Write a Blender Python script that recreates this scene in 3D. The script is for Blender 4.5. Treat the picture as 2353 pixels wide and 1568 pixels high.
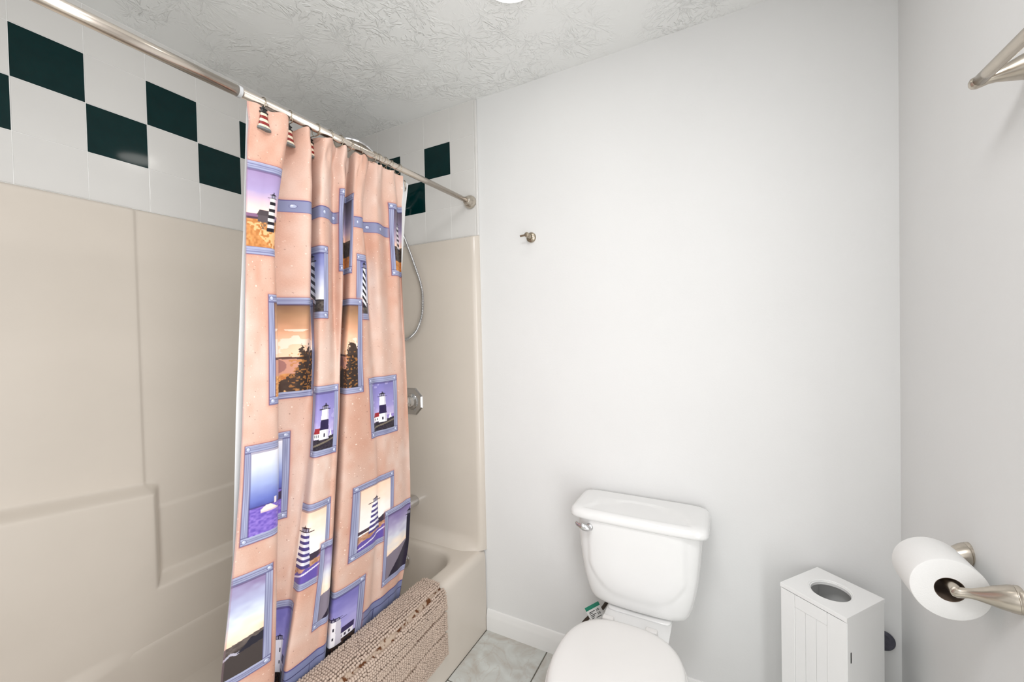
import bpy, bmesh, math, random
import numpy as np
from mathutils import Matrix, Vector

random.seed(7); RNG = np.random.default_rng(11)
for o in list(bpy.data.objects):
    bpy.data.objects.remove(o, do_unlink=True)
SC = bpy.context.scene
COL = SC.collection

# ------------------------------------------------------------------ camera
cam_data = bpy.data.cameras.new('camera')
cam = bpy.data.objects.new('camera', cam_data); COL.objects.link(cam)
cr = Vector((0.8860383, 0.4630892, -0.0220117)); cu = Vector((0.0115914, 0.0253357, 0.9996118)); cf = Vector((-0.4634671, 0.8859495, -0.0170805))
M = Matrix((( cr.x, cu.x, -cf.x, 1.79247), (cr.y, cu.y, -cf.y, -1.59008), (cr.z, cu.z, -cf.z, 1.37346), (0, 0, 0, 1)))
cam.matrix_world = M
cam_data.sensor_width = 36.0; cam_data.lens = 14.202; cam_data.clip_start = 0.02
SC.camera = cam

# ------------------------------------------------------------------ world, lights, exposure
w = bpy.data.worlds.new('world'); SC.world = w; w.use_nodes = True
w.node_tree.nodes['Background'].inputs[0].default_value = (1, 1, 1, 1)
w.node_tree.nodes['Background'].inputs[1].default_value = 0.3
def area(name, loc, rot, sx, sy, energy, col=(1, 1, 1), shape='RECTANGLE'):
    l = bpy.data.lights.new(name, 'AREA'); l.shape = shape; l.size = sx; l.size_y = sy; l.energy = energy; l.color = col
    o = bpy.data.objects.new(name, l); COL.objects.link(o); o.location = loc; o.rotation_euler = rot
    return o
R90 = math.pi / 2
area('rear_fill', (1.45, -2.52, 1.45), (R90, 0, 0), 1.3, 1.5, 3.2, (0.985, 0.99, 1.0))  # added soft fill in front of the solid rear wall, no window there
area('right_wall_fill', (2.235, -1.55, 1.02), (0, R90, 0), 1.75, 0.85, 16, (0.985, 0.99, 1.0))  # added tall fill panel against the closed right wall, no real opening
area('overhead_fill', (1.60, -1.50, 2.43), (0, 0, 0), 0.5, 0.5, 11, (0.99, 0.99, 1.0))  # added downward fill for floor and toilet, no fixture at this spot
SC.view_settings.view_transform = 'Standard'; SC.view_settings.look = 'None'
SC.view_settings.exposure = 0.34; SC.view_settings.gamma = 1.0; SC.view_settings.use_curve_mapping = False

XR = 2.2556; ZC = 2.449; YB = -2.60; ZS = 1.830; TUBY = -1.53

# ------------------------------------------------------------------ helpers
def lin(c):
    return tuple(((x / 255) / 12.92 if x / 255 <= 0.04045 else ((x / 255 + 0.055) / 1.055) ** 2.4) for x in c)

def mat(name, col, rough=0.5, metal=0.0, spec=0.5, coat=0.0, var=0.04, vscale=6.0, bump=0.0, bscale=80.0, stretch=(1, 1, 1)):
    m = bpy.data.materials.new(name); m.use_nodes = True
    nt = m.node_tree; b = nt.nodes['Principled BSDF']
    tc = nt.nodes.new('ShaderNodeTexCoord'); mp = nt.nodes.new('ShaderNodeMapping'); mp.inputs['Scale'].default_value = stretch
    nt.links.new(tc.outputs['Object'], mp.inputs[0])
    nz = nt.nodes.new('ShaderNodeTexNoise'); nz.inputs['Scale'].default_value = vscale; nz.inputs['Detail'].default_value = 4
    nt.links.new(mp.outputs[0], nz.inputs['Vector'])
    cr_ = nt.nodes.new('ShaderNodeValToRGB')
    c = col
    cr_.color_ramp.elements[0].position = 0.3; cr_.color_ramp.elements[1].position = 0.7
    cr_.color_ramp.elements[0].color = (c[0] * (1 - var), c[1] * (1 - var), c[2] * (1 - var), 1)
    cr_.color_ramp.elements[1].color = (min(1, c[0] * (1 + var)), min(1, c[1] * (1 + var)), min(1, c[2] * (1 + var)), 1)
    nt.links.new(nz.outputs['Fac'], cr_.inputs[0]); nt.links.new(cr_.outputs[0], b.inputs['Base Color'])
    b.inputs['Roughness'].default_value = rough; b.inputs['Metallic'].default_value = metal
    b.inputs['Specular IOR Level'].default_value = spec; b.inputs['Coat Weight'].default_value = coat; b.inputs['Coat Roughness'].default_value = 0.05
    if bump > 0:
        n2 = nt.nodes.new('ShaderNodeTexNoise'); n2.inputs['Scale'].default_value = bscale; n2.inputs['Detail'].default_value = 3
        nt.links.new(mp.outputs[0], n2.inputs['Vector'])
        bp = nt.nodes.new('ShaderNodeBump'); bp.inputs['Strength'].default_value = bump; bp.inputs['Distance'].default_value = 0.002
        nt.links.new(n2.outputs['Fac'], bp.inputs['Height']); nt.links.new(bp.outputs[0], b.inputs['Normal'])
    return m

MT = {}
MT['wall'] = mat('wall_paint', (0.815, 0.815, 0.807), 0.55, spec=0.3, var=0.012, vscale=3, bump=0.12, bscale=150)
MT['tile'] = mat('white_tile', (0.745, 0.73, 0.705), 0.12, var=0.012, vscale=9)
MT['teal'] = mat('teal_tile', (0.0004, 0.0200, 0.0205), 0.07, spec=0.22, var=0.10, vscale=20)
MT['grout'] = mat('tile_grout', (0.87, 0.86, 0.84), 0.8, var=0.06, vscale=30)
MT['floorgrout'] = mat('floor_grout', (0.17, 0.155, 0.13), 0.9, var=0.15, vscale=30)
MT['acryl'] = mat('bone_fibreglass', (0.69, 0.625, 0.55), 0.22, var=0.02, vscale=4)
MT['porc'] = mat('white_porcelain', (0.835, 0.835, 0.825), 0.07, spec=0.5, var=0.01)
MT['seat'] = mat('seat_plastic', (0.80, 0.785, 0.765), 0.22, var=0.01)
MT['nickel'] = mat('brushed_nickel', (0.56, 0.505, 0.435), 0.27, metal=1.0, var=0.05, vscale=60, stretch=(1, 1, 6))
MT['rod'] = mat('satin_rod', (0.70, 0.63, 0.56), 0.24, metal=1.0, var=0.03, vscale=30)
MT['nickel2'] = mat('dark_nickel', (0.42, 0.36, 0.28), 0.25, metal=1.0, var=0.05, vscale=40)
MT['chrome'] = mat('chrome', (0.72, 0.72, 0.73), 0.08, metal=1.0, var=0.02)
MT['grey'] = mat('grey_plastic', (0.50, 0.51, 0.52), 0.5)
MT['white'] = mat('white_paint', (0.91, 0.91, 0.90), 0.35, var=0.012)
MT['base'] = mat('baseboard_paint', (0.88, 0.875, 0.86), 0.3, var=0.015)
MT['paper'] = mat('tissue_paper', (0.88, 0.875, 0.86), 0.9, var=0.015, bump=0.25, bscale=400)
MT['card'] = mat('cardboard', (0.16, 0.115, 0.085), 0.85, var=0.15, vscale=25)
MT['liner'] = mat('liner_vinyl', (0.86, 0.86, 0.86), 0.45, var=0.01, bump=0.2, bscale=120)
MT['rubber'] = mat('grey_rubber', (0.075, 0.075, 0.10), 0.65, var=0.2, vscale=120, bump=0.4, bscale=300)
MT['dark'] = mat('dark_slot', (0.02, 0.018, 0.016), 0.6)
MT['hose'] = mat('bronze_hose', (0.055, 0.04, 0.03), 0.35, metal=0.5)
MT['black'] = mat('black_resin', (0.012, 0.011, 0.011), 0.4)
MT['red'] = mat('red_resin', (0.22, 0.012, 0.010), 0.45, var=0.2, vscale=200)
MT['cream'] = mat('cream_resin', (0.72, 0.64, 0.49), 0.5, var=0.12, vscale=200)
MT['stone'] = mat('grey_resin', (0.16, 0.165, 0.16), 0.6, var=0.15, vscale=200)
MT['pile'] = mat('chenille', (0.535, 0.425, 0.350), 0.95, spec=0.1, var=0.06, vscale=14, bump=0.3, bscale=900)
MT['green'] = mat('green_label', (0.0, 0.22, 0.13), 0.5)
MT['label'] = mat('paper_label', (0.78, 0.78, 0.77), 0.6)
MT['ink'] = mat('black_ink', (0.015, 0.015, 0.015), 0.6)

def floor_marble():
    m = bpy.data.materials.new('marbled_floor_tile'); m.use_nodes = True; nt = m.node_tree; b = nt.nodes['Principled BSDF']
    tc = nt.nodes.new('ShaderNodeTexCoord'); oi = nt.nodes.new('ShaderNodeObjectInfo')
    ad = nt.nodes.new('ShaderNodeVectorMath'); ad.operation = 'MULTIPLY_ADD'
    cb = nt.nodes.new('ShaderNodeCombineXYZ'); nt.links.new(oi.outputs['Random'], cb.inputs[0]); nt.links.new(oi.outputs['Random'], cb.inputs[2])
    ad.inputs[1].default_value = (9, 9, 9)
    nt.links.new(cb.outputs[0], ad.inputs[0]); nt.links.new(tc.outputs['Object'], ad.inputs[2])
    nz = nt.nodes.new('ShaderNodeTexNoise'); nz.inputs['Scale'].default_value = 9; nz.inputs['Detail'].default_value = 6; nz.inputs['Distortion'].default_value = 1.2
    nt.links.new(ad.outputs[0], nz.inputs['Vector'])
    r1 = nt.nodes.new('ShaderNodeValToRGB'); e = r1.color_ramp.elements
    e[0].position = 0.32; e[0].color = (*lin((188, 182, 173)), 1); e[1].position = 0.66; e[1].color = (*lin((214, 217, 213)), 1)
    x = r1.color_ramp.elements.new(0.5); x.color = (*lin((202, 203, 198)), 1)
    nt.links.new(nz.outputs['Fac'], r1.inputs[0])
    n2 = nt.nodes.new('ShaderNodeTexNoise'); n2.inputs['Scale'].default_value = 5; n2.inputs['Detail'].default_value = 5; n2.inputs['Distortion'].default_value = 2.5
    nt.links.new(ad.outputs[0], n2.inputs['Vector'])
    r2 = nt.nodes.new('ShaderNodeValToRGB'); e = r2.color_ramp.elements
    e[0].position = 0.47; e[0].color = (0, 0, 0, 1); e[1].position = 0.515; e[1].color = (0, 0, 0, 1)
    x = r2.color_ramp.elements.new(0.492); x.color = (0.28, 0.28, 0.28, 1)
    nt.links.new(n2.outputs['Fac'], r2.inputs[0])
    mx = nt.nodes.new('ShaderNodeMix'); mx.data_type = 'RGBA'; mx.inputs['B'].default_value = (*lin((176, 158, 144)), 1)
    nt.links.new(r2.outputs[0], mx.inputs['Factor']); nt.links.new(r1.outputs[0], mx.inputs['A'])
    nt.links.new(mx.outputs['Result'], b.inputs['Base Color']); b.inputs['Roughness'].default_value = 0.3
    return m
MT['marble'] = floor_marble()

def ceiling_mat():
    m = bpy.data.materials.new('stomp_plaster'); m.use_nodes = True; nt = m.node_tree; b = nt.nodes['Principled BSDF']
    N = nt.nodes.new; L = nt.links.new
    tc = N('ShaderNodeTexCoord')
    nzd = N('ShaderNodeTexNoise'); nzd.inputs['Scale'].default_value = 4.0; nzd.inputs['Detail'].default_value = 2
    L(tc.outputs['Object'], nzd.inputs['Vector'])
    wob = N('ShaderNodeVectorMath'); wob.operation = 'MULTIPLY_ADD'; wob.inputs[1].default_value = (0.10, 0.10, 0)
    L(nzd.outputs['Color'], wob.inputs[0]); L(tc.outputs['Object'], wob.inputs[2])
    total = None
    for sc, off in ((5.5, 0.0), (7.5, 3.7)):
        mp = N('ShaderNodeMapping'); mp.inputs['Location'].default_value = (off, off * 0.6, 0); L(wob.outputs[0], mp.inputs[0])
        vo = N('ShaderNodeTexVoronoi'); vo.voronoi_dimensions = '2D'; vo.inputs['Scale'].default_value = sc
        L(mp.outputs[0], vo.inputs['Vector'])
        sb = N('ShaderNodeVectorMath'); sb.operation = 'SUBTRACT'; L(mp.outputs[0], sb.inputs[0]); L(vo.outputs['Position'], sb.inputs[1])
        sp = N('ShaderNodeSeparateXYZ'); L(sb.outputs[0], sp.inputs[0])
        at = N('ShaderNodeMath'); at.operation = 'ARCTAN2'; L(sp.outputs['Y'], at.inputs[0]); L(sp.outputs['X'], at.inputs[1])
        am = N('ShaderNodeMath'); am.operation = 'MULTIPLY'; am.inputs[1].default_value = 2.6; L(at.outputs[0], am.inputs[0])
        ds = N('ShaderNodeMath'); ds.operation = 'MULTIPLY'; ds.inputs[1].default_value = 2.2; L(vo.outputs['Distance'], ds.inputs[0])
        spc = N('ShaderNodeSeparateXYZ'); L(vo.outputs['Position'], spc.inputs[0])
        cb = N('ShaderNodeCombineXYZ'); L(am.outputs[0], cb.inputs[0]); L(ds.outputs[0], cb.inputs[1]); L(spc.outputs['X'], cb.inputs[2])
        nz = N('ShaderNodeTexNoise'); nz.inputs['Scale'].default_value = 1.6; nz.inputs['Detail'].default_value = 3; nz.inputs['Distortion'].default_value = 0.6
        L(cb.outputs[0], nz.inputs['Vector'])
        rp = N('ShaderNodeValToRGB'); rp.color_ramp.elements[0].position = 0.52; rp.color_ramp.elements[1].position = 0.62
        L(nz.outputs['Fac'], rp.inputs[0])
        if total is None: total = rp.outputs[0]
        else:
            mxm = N('ShaderNodeMath'); mxm.operation = 'MAXIMUM'; L(total, mxm.inputs[0]); L(rp.outputs[0], mxm.inputs[1]); total = mxm.outputs[0]
    msk = N('ShaderNodeTexNoise'); msk.inputs['Scale'].default_value = 5.0; msk.inputs['Detail'].default_value = 2; L(tc.outputs['Object'], msk.inputs['Vector'])
    mr = N('ShaderNodeValToRGB'); mr.color_ramp.elements[0].position = 0.38; mr.color_ramp.elements[1].position = 0.62; L(msk.outputs['Fac'], mr.inputs[0])
    ml = N('ShaderNodeMath'); ml.operation = 'MULTIPLY'; L(total, ml.inputs[0]); L(mr.outputs[0], ml.inputs[1])
    bp = N('ShaderNodeBump'); bp.inputs['Strength'].default_value = 0.62; bp.inputs['Distance'].default_value = 0.0044
    L(ml.outputs[0], bp.inputs['Height']); L(bp.outputs[0], b.inputs['Normal'])
    b.inputs['Base Color'].default_value = (0.90, 0.91, 0.895, 1); b.inputs['Roughness'].default_value = 0.5
    return m
MT['ceil'] = ceiling_mat()

def backing_mat():
    m = mat('rug_backing', (0.42, 0.32, 0.25), 0.95, var=0.2, vscale=60); nt = m.node_tree; b = nt.nodes['Principled BSDF']
    N = nt.nodes.new; tc = N('ShaderNodeTexCoord'); nz = N('ShaderNodeTexNoise'); nz.inputs['Scale'].default_value = 45; nz.inputs['Detail'].default_value = 3
    nt.links.new(tc.outputs['Object'], nz.inputs['Vector'])
    rp = N('ShaderNodeValToRGB'); e = rp.color_ramp.elements; e[0].position = 0.50; e[0].color = (0.46, 0.36, 0.28, 1); e[1].position = 0.58; e[1].color = (0.11, 0.035, 0.008, 1)
    nt.links.new(nz.outputs['Fac'], rp.inputs[0]); nt.links.new(rp.outputs[0], b.inputs['Base Color'])
    return m
MT['backing'] = backing_mat()

def tag(o, label, cat=None, group=None, kind=None):
    if label: o['label'] = label
    if cat: o['category'] = cat
    if group: o['group'] = group
    if kind: o['kind'] = kind
    return o
def empty(name, loc, rz=0.0):
    o = bpy.data.objects.new(name, None); o.empty_display_size = 0.05; COL.objects.link(o)
    o.location = loc; o.rotation_euler = (0, 0, rz); return o
def link(name, me, m=None, parent=None, smooth=False, loc=None):
    if m is not None and not me.materials: me.materials.append(m)
    if smooth: me.polygons.foreach_set('use_smooth', np.ones(len(me.polygons), bool))
    o = bpy.data.objects.new(name, me); COL.objects.link(o)
    if parent is not None: o.parent = parent
    if loc is not None: o.location = loc
    return o
def mesh_pd(name, verts, faces):
    me = bpy.data.meshes.new(name); me.from_pydata([tuple(v) for v in verts], [], [tuple(f) for f in faces]); me.update(); return me
def sharp(me, deg=35):
    try: me.set_sharp_from_angle(angle=math.radians(deg))
    except Exception: pass
def box_mesh(name, x0, x1, y0, y1, z0, z1, bev=0.0, seg=2):
    bm = bmesh.new(); bmesh.ops.create_cube(bm, size=1)
    for v in bm.verts:
        v.co = Vector((x0 + (v.co.x + .5) * (x1 - x0), y0 + (v.co.y + .5) * (y1 - y0), z0 + (v.co.z + .5) * (z1 - z0)))
    if bev > 0: bmesh.ops.bevel(bm, geom=bm.edges[:], offset=bev, segments=seg, affect='EDGES', profile=0.5)
    me = bpy.data.meshes.new(name); bm.to_mesh(me); bm.free(); return me
def box(name, x0, x1, y0, y1, z0, z1, m, parent=None, bev=0.0, seg=2):
    me = box_mesh(name, x0, x1, y0, y1, z0, z1, bev, seg)
    if bev > 0: me.polygons.foreach_set('use_smooth', np.ones(len(me.polygons), bool)); sharp(me, 12 if bev < .0025 else 50)
    return link(name, me, m, parent)
def loft(name, loops, m, parent=None, cap0=True, cap1=True, smooth=True, closed=True, sh=None):
    n = len(loops[0]); V = [p for l in loops for p in l]; F = []
    for i in range(len(loops) - 1):
        for j in range(n if closed else n - 1):
            a, b_ = i * n + j, i * n + (j + 1) % n
            F.append((a, b_, b_ + n, a + n))
    if closed and cap0: F.append(tuple(range(n - 1, -1, -1)))
    if closed and cap1: F.append(tuple(range((len(loops) - 1) * n, len(loops) * n)))
    me = mesh_pd(name, V, F); bm = bmesh.new(); bm.from_mesh(me); bmesh.ops.recalc_face_normals(bm, faces=bm.faces[:]); bm.to_mesh(me); bm.free()
    if smooth: me.polygons.foreach_set('use_smooth', np.ones(len(me.polygons), bool))
    if sh: sharp(me, sh)
    return link(name, me, m, parent)
def ring_pts(c, ax, r, n, ry=None):
    ax = Vector(ax).normalized(); t = ax.cross(Vector((0, 0, 1)))
    if t.length < 1e-4: t = Vector((1, 0, 0))
    t.normalize(); s = ax.cross(t); ry = r if ry is None else ry; c = Vector(c)
    return [c + t * (r * math.cos(2 * math.pi * k / n)) + s * (ry * math.sin(2 * math.pi * k / n)) for k in range(n)]
def lathe(name, base, axis, prof, m, parent=None, n=32, sh=40):
    ax = Vector(axis).normalized(); base = Vector(base)
    return loft(name, [ring_pts(base + ax * h, ax, max(r, 1e-4), n) for h, r in prof], m, parent, sh=sh)
def tube(name, pts, rad, m, parent=None, n=12, sub=6, closed=False):
    P = [Vector(p) for p in pts]; R = rad if isinstance(rad, (list, tuple)) else [rad] * len(P)
    Q = []; RR = []
    for i in range(len(P) - 1):
        p0 = P[max(i - 1, 0)]; p1 = P[i]; p2 = P[i + 1]; p3 = P[min(i + 2, len(P) - 1)]
        for k in range(sub):
            t = k / sub
            Q.append(.5 * (2 * p1 + (p2 - p0) * t + (2 * p0 - 5 * p1 + 4 * p2 - p3) * t * t + (3 * p1 - p0 - 3 * p2 + p3) * t ** 3)); RR.append(R[i] + (R[i + 1] - R[i]) * t)
    Q.append(P[-1]); RR.append(R[-1])
    T0 = None; loops = []
    for i, p in enumerate(Q):
        d = (Q[min(i + 1, len(Q) - 1)] - Q[max(i - 1, 0)]).normalized()
        if T0 is None:
            T0 = d.cross(Vector((0, 0, 1)));
            if T0.length < 1e-3: T0 = d.cross(Vector((1, 0, 0)))
        T0 = (T0 - d * T0.dot(d)).normalized(); S = d.cross(T0)
        loops.append([p + (T0 * math.cos(2 * math.pi * k / n) + S * math.sin(2 * math.pi * k / n)) * RR[i] for k in range(n)])
    return loft(name, loops, m, parent)
def torus(name, c, ax, R, r, m, parent=None, n=32, k=8):
    ax = Vector(ax).normalized(); t = ax.cross(Vector((0, 0, 1)));
    if t.length < 1e-3: t = Vector((1, 0, 0))
    t.normalize(); s = ax.cross(t); c = Vector(c); V = []; F = []
    for i in range(n):
        a = 2 * math.pi * i / n; d = t * math.cos(a) + s * math.sin(a)
        for j in range(k):
            b_ = 2 * math.pi * j / k; V.append(c + d * (R + r * math.cos(b_)) + ax * (r * math.sin(b_)))
    for i in range(n):
        for j in range(k):
            F.append((i * k + j, ((i + 1) % n) * k + j, ((i + 1) % n) * k + (j + 1) % k, i * k + (j + 1) % k))
    return link(name, mesh_pd(name, V, F), m, parent, smooth=True)
def grid_mesh(name, P):
    nv, nu = P.shape[:2]; me = bpy.data.meshes.new(name)
    idx = np.arange(nv * nu, dtype=np.int32).reshape(nv, nu)
    f = np.stack([idx[:-1, :-1], idx[:-1, 1:], idx[1:, 1:], idx[1:, :-1]], 2).reshape(-1, 4)
    me.vertices.add(nv * nu); me.vertices.foreach_set('co', P.astype(np.float32).ravel())
    me.loops.add(f.size); me.loops.foreach_set('vertex_index', f.ravel())
    me.polygons.add(len(f)); me.polygons.foreach_set('loop_start', np.arange(0, f.size, 4, dtype=np.int32))
    me.polygons.foreach_set('use_smooth', np.ones(len(f), bool)); me.update(calc_edges=True); return me
def ss(a, b, t):
    t = np.clip((t - a) / (b - a), 0, 1); return t * t * (3 - 2 * t)
def rrect(x0, x1, y0, y1, z, r, nc=8, ns=10):
    P = []
    cs = [(x1 - r, y1 - r, 0), (x0 + r, y1 - r, 90), (x0 + r, y0 + r, 180), (x1 - r, y0 + r, 270)]
    for k in range(4):
        cx, cy, a0 = cs[k]
        for i in range(nc + 1):
            a = math.radians(a0 + 90 * i / nc); P.append((cx + r * math.cos(a), cy + r * math.sin(a)))
        nx, ny, na = cs[(k + 1) % 4]; a = math.radians(a0 + 90)
        p = P[-1]; q = (nx + r * math.cos(a), ny + r * math.sin(a))
        for i in range(1, ns): P.append((p[0] + (q[0] - p[0]) * i / ns, p[1] + (q[1] - p[1]) * i / ns))
    return [Vector((a, b_, z)) for a, b_ in P]

# ------------------------------------------------------------------ room shell
def struct(name, x0, x1, y0, y1, z0, z1, m, label):
    return tag(box(name, x0, x1, y0, y1, z0, z1, m), label, kind='structure')
wall_back = struct('wall_back', -0.1, XR + 0.1, 0, 0.1, -0.06, ZC + 0.06, MT['wall'], 'white painted back wall behind the toilet')
wall_left = struct('wall_left', -0.1, 0, YB, 0, -0.06, ZC + 0.06, MT['wall'], 'long tiled wall along the bathtub')
wall_right = struct('wall_right', XR, XR + 0.1, YB, 0, -0.06, ZC + 0.06, MT['wall'], 'white right wall holding paper holder and towel bar')
struct('wall_rear', -0.1, XR + 0.1, YB - 0.1, YB, -0.06, ZC + 0.06, MT['wall'], 'white wall behind the viewer')
struct('wall_tub_end', 0, 0.80, TUBY - 0.1, TUBY - 0.002, 0, ZC, MT['wall'], 'short wall at the near end of the bathtub')
ceiling = struct('ceiling', 0, XR, YB, 0, ZC, ZC + 0.06, MT['ceil'], 'white stomp textured ceiling')
floor = struct('floor', 0, XR, YB, 0, -0.06, -0.003, MT['floorgrout'], 'marbled grey tile floor with dark grout')

# floor tiles
fxs = [0.800, 1.103, 1.408, 1.713, 2.018, XR]; fys = [0, -0.315, -0.62, -0.925, -1.23, -1.535, -1.84, -2.145, -2.45, YB]
fm = {}
for i in range(5):
    for j in range(9):
        wx = round(fxs[i + 1] - fxs[i] - 0.005, 4); wy = round(fys[j] - fys[j + 1] - 0.005, 4)
        if (wx, wy) not in fm:
            fm[(wx, wy)] = box_mesh('floor_tile', -wx / 2, wx / 2, -wy / 2, wy / 2, -0.006, 0, 0.0015, 1); fm[(wx, wy)].materials.append(MT['marble'])
        link('floor_tile', fm[(wx, wy)], None, floor, loc=((fxs[i] + fxs[i + 1]) / 2, (fys[j] + fys[j + 1]) / 2, 0))

# wall tiles above the surround: rows counted from the ceiling
R1Z = 2.137; S = 0.1545; G = 0.0018; TT = 0.008
rows = [(R1Z + S, ZC - 0.001), (R1Z, R1Z + S), (R1Z - S, R1Z), (ZS + 0.002, R1Z - S)]
box('grout_bed', -0.0002, 0.0090, TUBY, 0, ZS + 0.0008, ZC, MT['grout'], wall_left)
box('grout_bed', 0, 0.800, -0.0090, 0.0002, ZS + 0.0008, ZC, MT['grout'], wall_back)
tm = {}
def tile_mesh(wd, ht, key):
    k = (round(wd, 4), round(ht, 4), key)
    if k not in tm:
        tm[k] = box_mesh('wall_tile', -wd / 2, wd / 2, -TT / 2, TT / 2, -ht / 2, ht / 2, 0.0009, 2)
        tm[k].materials.append(MT['teal' if key else 'tile'])
        tm[k].polygons.foreach_set('use_smooth', np.ones(len(tm[k].polygons), bool)); sharp(tm[k], 12)
    return tm[k]
K0 = -1.217
for k in range(-2, 8):
    ya, yb = K0 + k * S, min(K0 + (k + 1) * S, -0.008)
    ya = max(ya, TUBY + 0.002)
    for r, (za, zb) in enumerate(rows):
        dk = (r == 1 and k % 2 == 0) or (r == 2 and k % 2 == 1)
        o = link('wall_tile', tile_mesh(yb - ya - G, zb - za - G, dk), None, wall_left, loc=(0.0062, (ya + yb) / 2, (za + zb) / 2)); o.rotation_euler = (0, 0, R90)
C0 = 0.0381
for c in range(-1, 5):
    xa, xb = max(C0 + c * S, 0.0105), min(C0 + (c + 1) * S, 0.792)
    for r, (za, zb) in enumerate(rows):
        dk = (r == 1 and c in (1, 3)) or (r == 2 and c in (0, 2))
        link('wall_tile', tile_mesh(xb - xa - G, zb - za - G, dk), None, wall_back, loc=((xa + xb) / 2, -0.0062, (za + zb) / 2))
tag(box('trim_1', 0.7925, 0.806, -0.0115, 0.001, ZS, ZC - 0.001, MT['tile'], None, 0.004, 3), 'narrow white bullnose edge trim ending the tiles beside the painted wall', kind='structure')

# baseboards
def baseboard(name, pts, label, axis):
    prof = [(0, 0), (0.013, 0), (0.0135, 0.060), (0.012, 0.070), (0.0095, 0.078), (0.0085, 0.086), (0.0055, 0.0935), (0.0025, 0.0955), (0, 0.0955)]
    loops = []
    for p in pts:
        loops.append([Vector((p[0] - (d if axis == 'y' else 0), p[1] - (d if axis == 'x' else 0), z)) for d, z in prof])
    return tag(loft(name, loops, MT['base'], sh=30), label, kind='structure')
baseboard('baseboard_back', [(0.802, 0, 0), (XR, 0, 0)], 'white moulded baseboard along the back wall', 'x')
baseboard('baseboard_right', [(XR, -0.014, 0), (XR, YB, 0)], 'white moulded baseboard along the right wall', 'y')

# ------------------------------------------------------------------ one-piece bathtub and surround
unit = tag(empty('bathtub_surround', (0.40, -0.76, 0)), 'bone coloured one-piece bathtub and wall surround with moulded ledges', 'bathtub')
OFF = Vector((-0.40, 0.76, 0))
def loc_loops(loops): return [[p + OFF for p in l] for l in loops]
e = 0.004
tub = []
for z, x1, in ((0.0, 0.800), (0.335, 0.800), (0.352, 0.7985), (0.363, 0.794), (0.371, 0.787), (0.3755, 0.777), (0.3765, 0.768)):
    tub.append(rrect(e, x1, TUBY + e, -e, z, 0.006))
for z, x0, x1, y1, r in ((0.3765, 0.085, 0.728, -0.080, 0.115), (0.375, 0.09, 0.720, -0.089, 0.115), (0.370, 0.095, 0.7125, -0.096, 0.115), (0.360, 0.098, 0.707, -0.101, 0.113),
                         (0.34, 0.10, 0.703, -0.105, 0.11), (0.22, 0.115, 0.688, -0.125, 0.11), (0.13, 0.14, 0.665, -0.15, 0.11), (0.095, 0.18, 0.63, -0.19, 0.10), (0.085, 0.24, 0.57, -0.26, 0.08)):
    tub.append(rrect(x0, x1, TUBY - (y1) * 1.0 - 0.0, y1, z, r))
loft('tub', loc_loops(tub), MT['acryl'], unit, cap0=False)
# long wall panel: moulded relief
ny, nz = 300, 380
yy = np.linspace(TUBY + 0.003, -0.026, ny); zz = np.concatenate([np.linspace(0.10, ZS - 0.012, nz - 6), ZS - 0.012 + 0.012 * np.sin(np.linspace(0.2, 1, 6) * R90)])
Y, Z = np.meshgrid(yy, zz)
zl = 0.868 + np.clip(-0.95 - Y, 0, 1) * 0.11
X = 0.020 + 0.008 * ss(-0.950, -0.964, Y)
blk = ss(-0.914, -0.958, Y) * ss(zl + 0.022, zl - 0.016, Z)
low = ss(0.565, 0.530, Z)
X = X + (0.082 - X) * np.maximum(blk, low)
X += 0.004 * ss(0.80, 0.785, Z) * (1 - np.maximum(blk, low))
X += 0.060 * np.clip((0.56 - Z) / 0.46, 0, 1) ** 1.8
X += 0.018 * ss(-1.00, -1.16, Y) * ss(0.40, 0.355, Z)
Xt = np.where(Z > ZS - 0.012, 0.0095 + (X - 0.0095) * np.sqrt(np.clip(1 - ((Z - (ZS - 0.012)) / 0.012) ** 2, 0, 1)), X)
link('long_panel', grid_mesh('long_panel', np.stack([Xt, Y, Z], 2)[:, ::-1] + np.array(OFF)), MT['acryl'], unit)
# end panel with rounded front edge
prof = [(0.010, -0.030)] + [(0.03 + i * 0.74 / 24, -0.030) for i in range(25)]
prof += [(0.7725 + 0.0315 * math.sin(a), 0.0 - 0.030 * math.cos(a)) for a in np.linspace(0.12, R90, 10)]
loops = []
for z in list(np.linspace(0.3745, 0.45, 12)) + list(np.linspace(0.55, ZS - 0.010, 10)) + [ZS - 0.010 + 0.010 * math.sin(a) for a in np.linspace(0.25, R90, 6)]:
    fil = 0.045 * max(0, 1 - (z - 0.3745) / 0.065) ** 2.2
    top = 1.0 if z <= ZS - 0.010 else math.sqrt(max(0, 1 - ((z - ZS + 0.010) / 0.010) ** 2))
    loops.append([Vector((x, -0.008 + (y + 0.008) * (top if y < -0.008 else 1) - fil * (1 if x < 0.70 else max(0, (0.79 - x) / 0.09)), z)) for x, y in prof])
loft('end_panel', loc_loops(loops), MT['acryl'], unit, closed=False)

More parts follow.
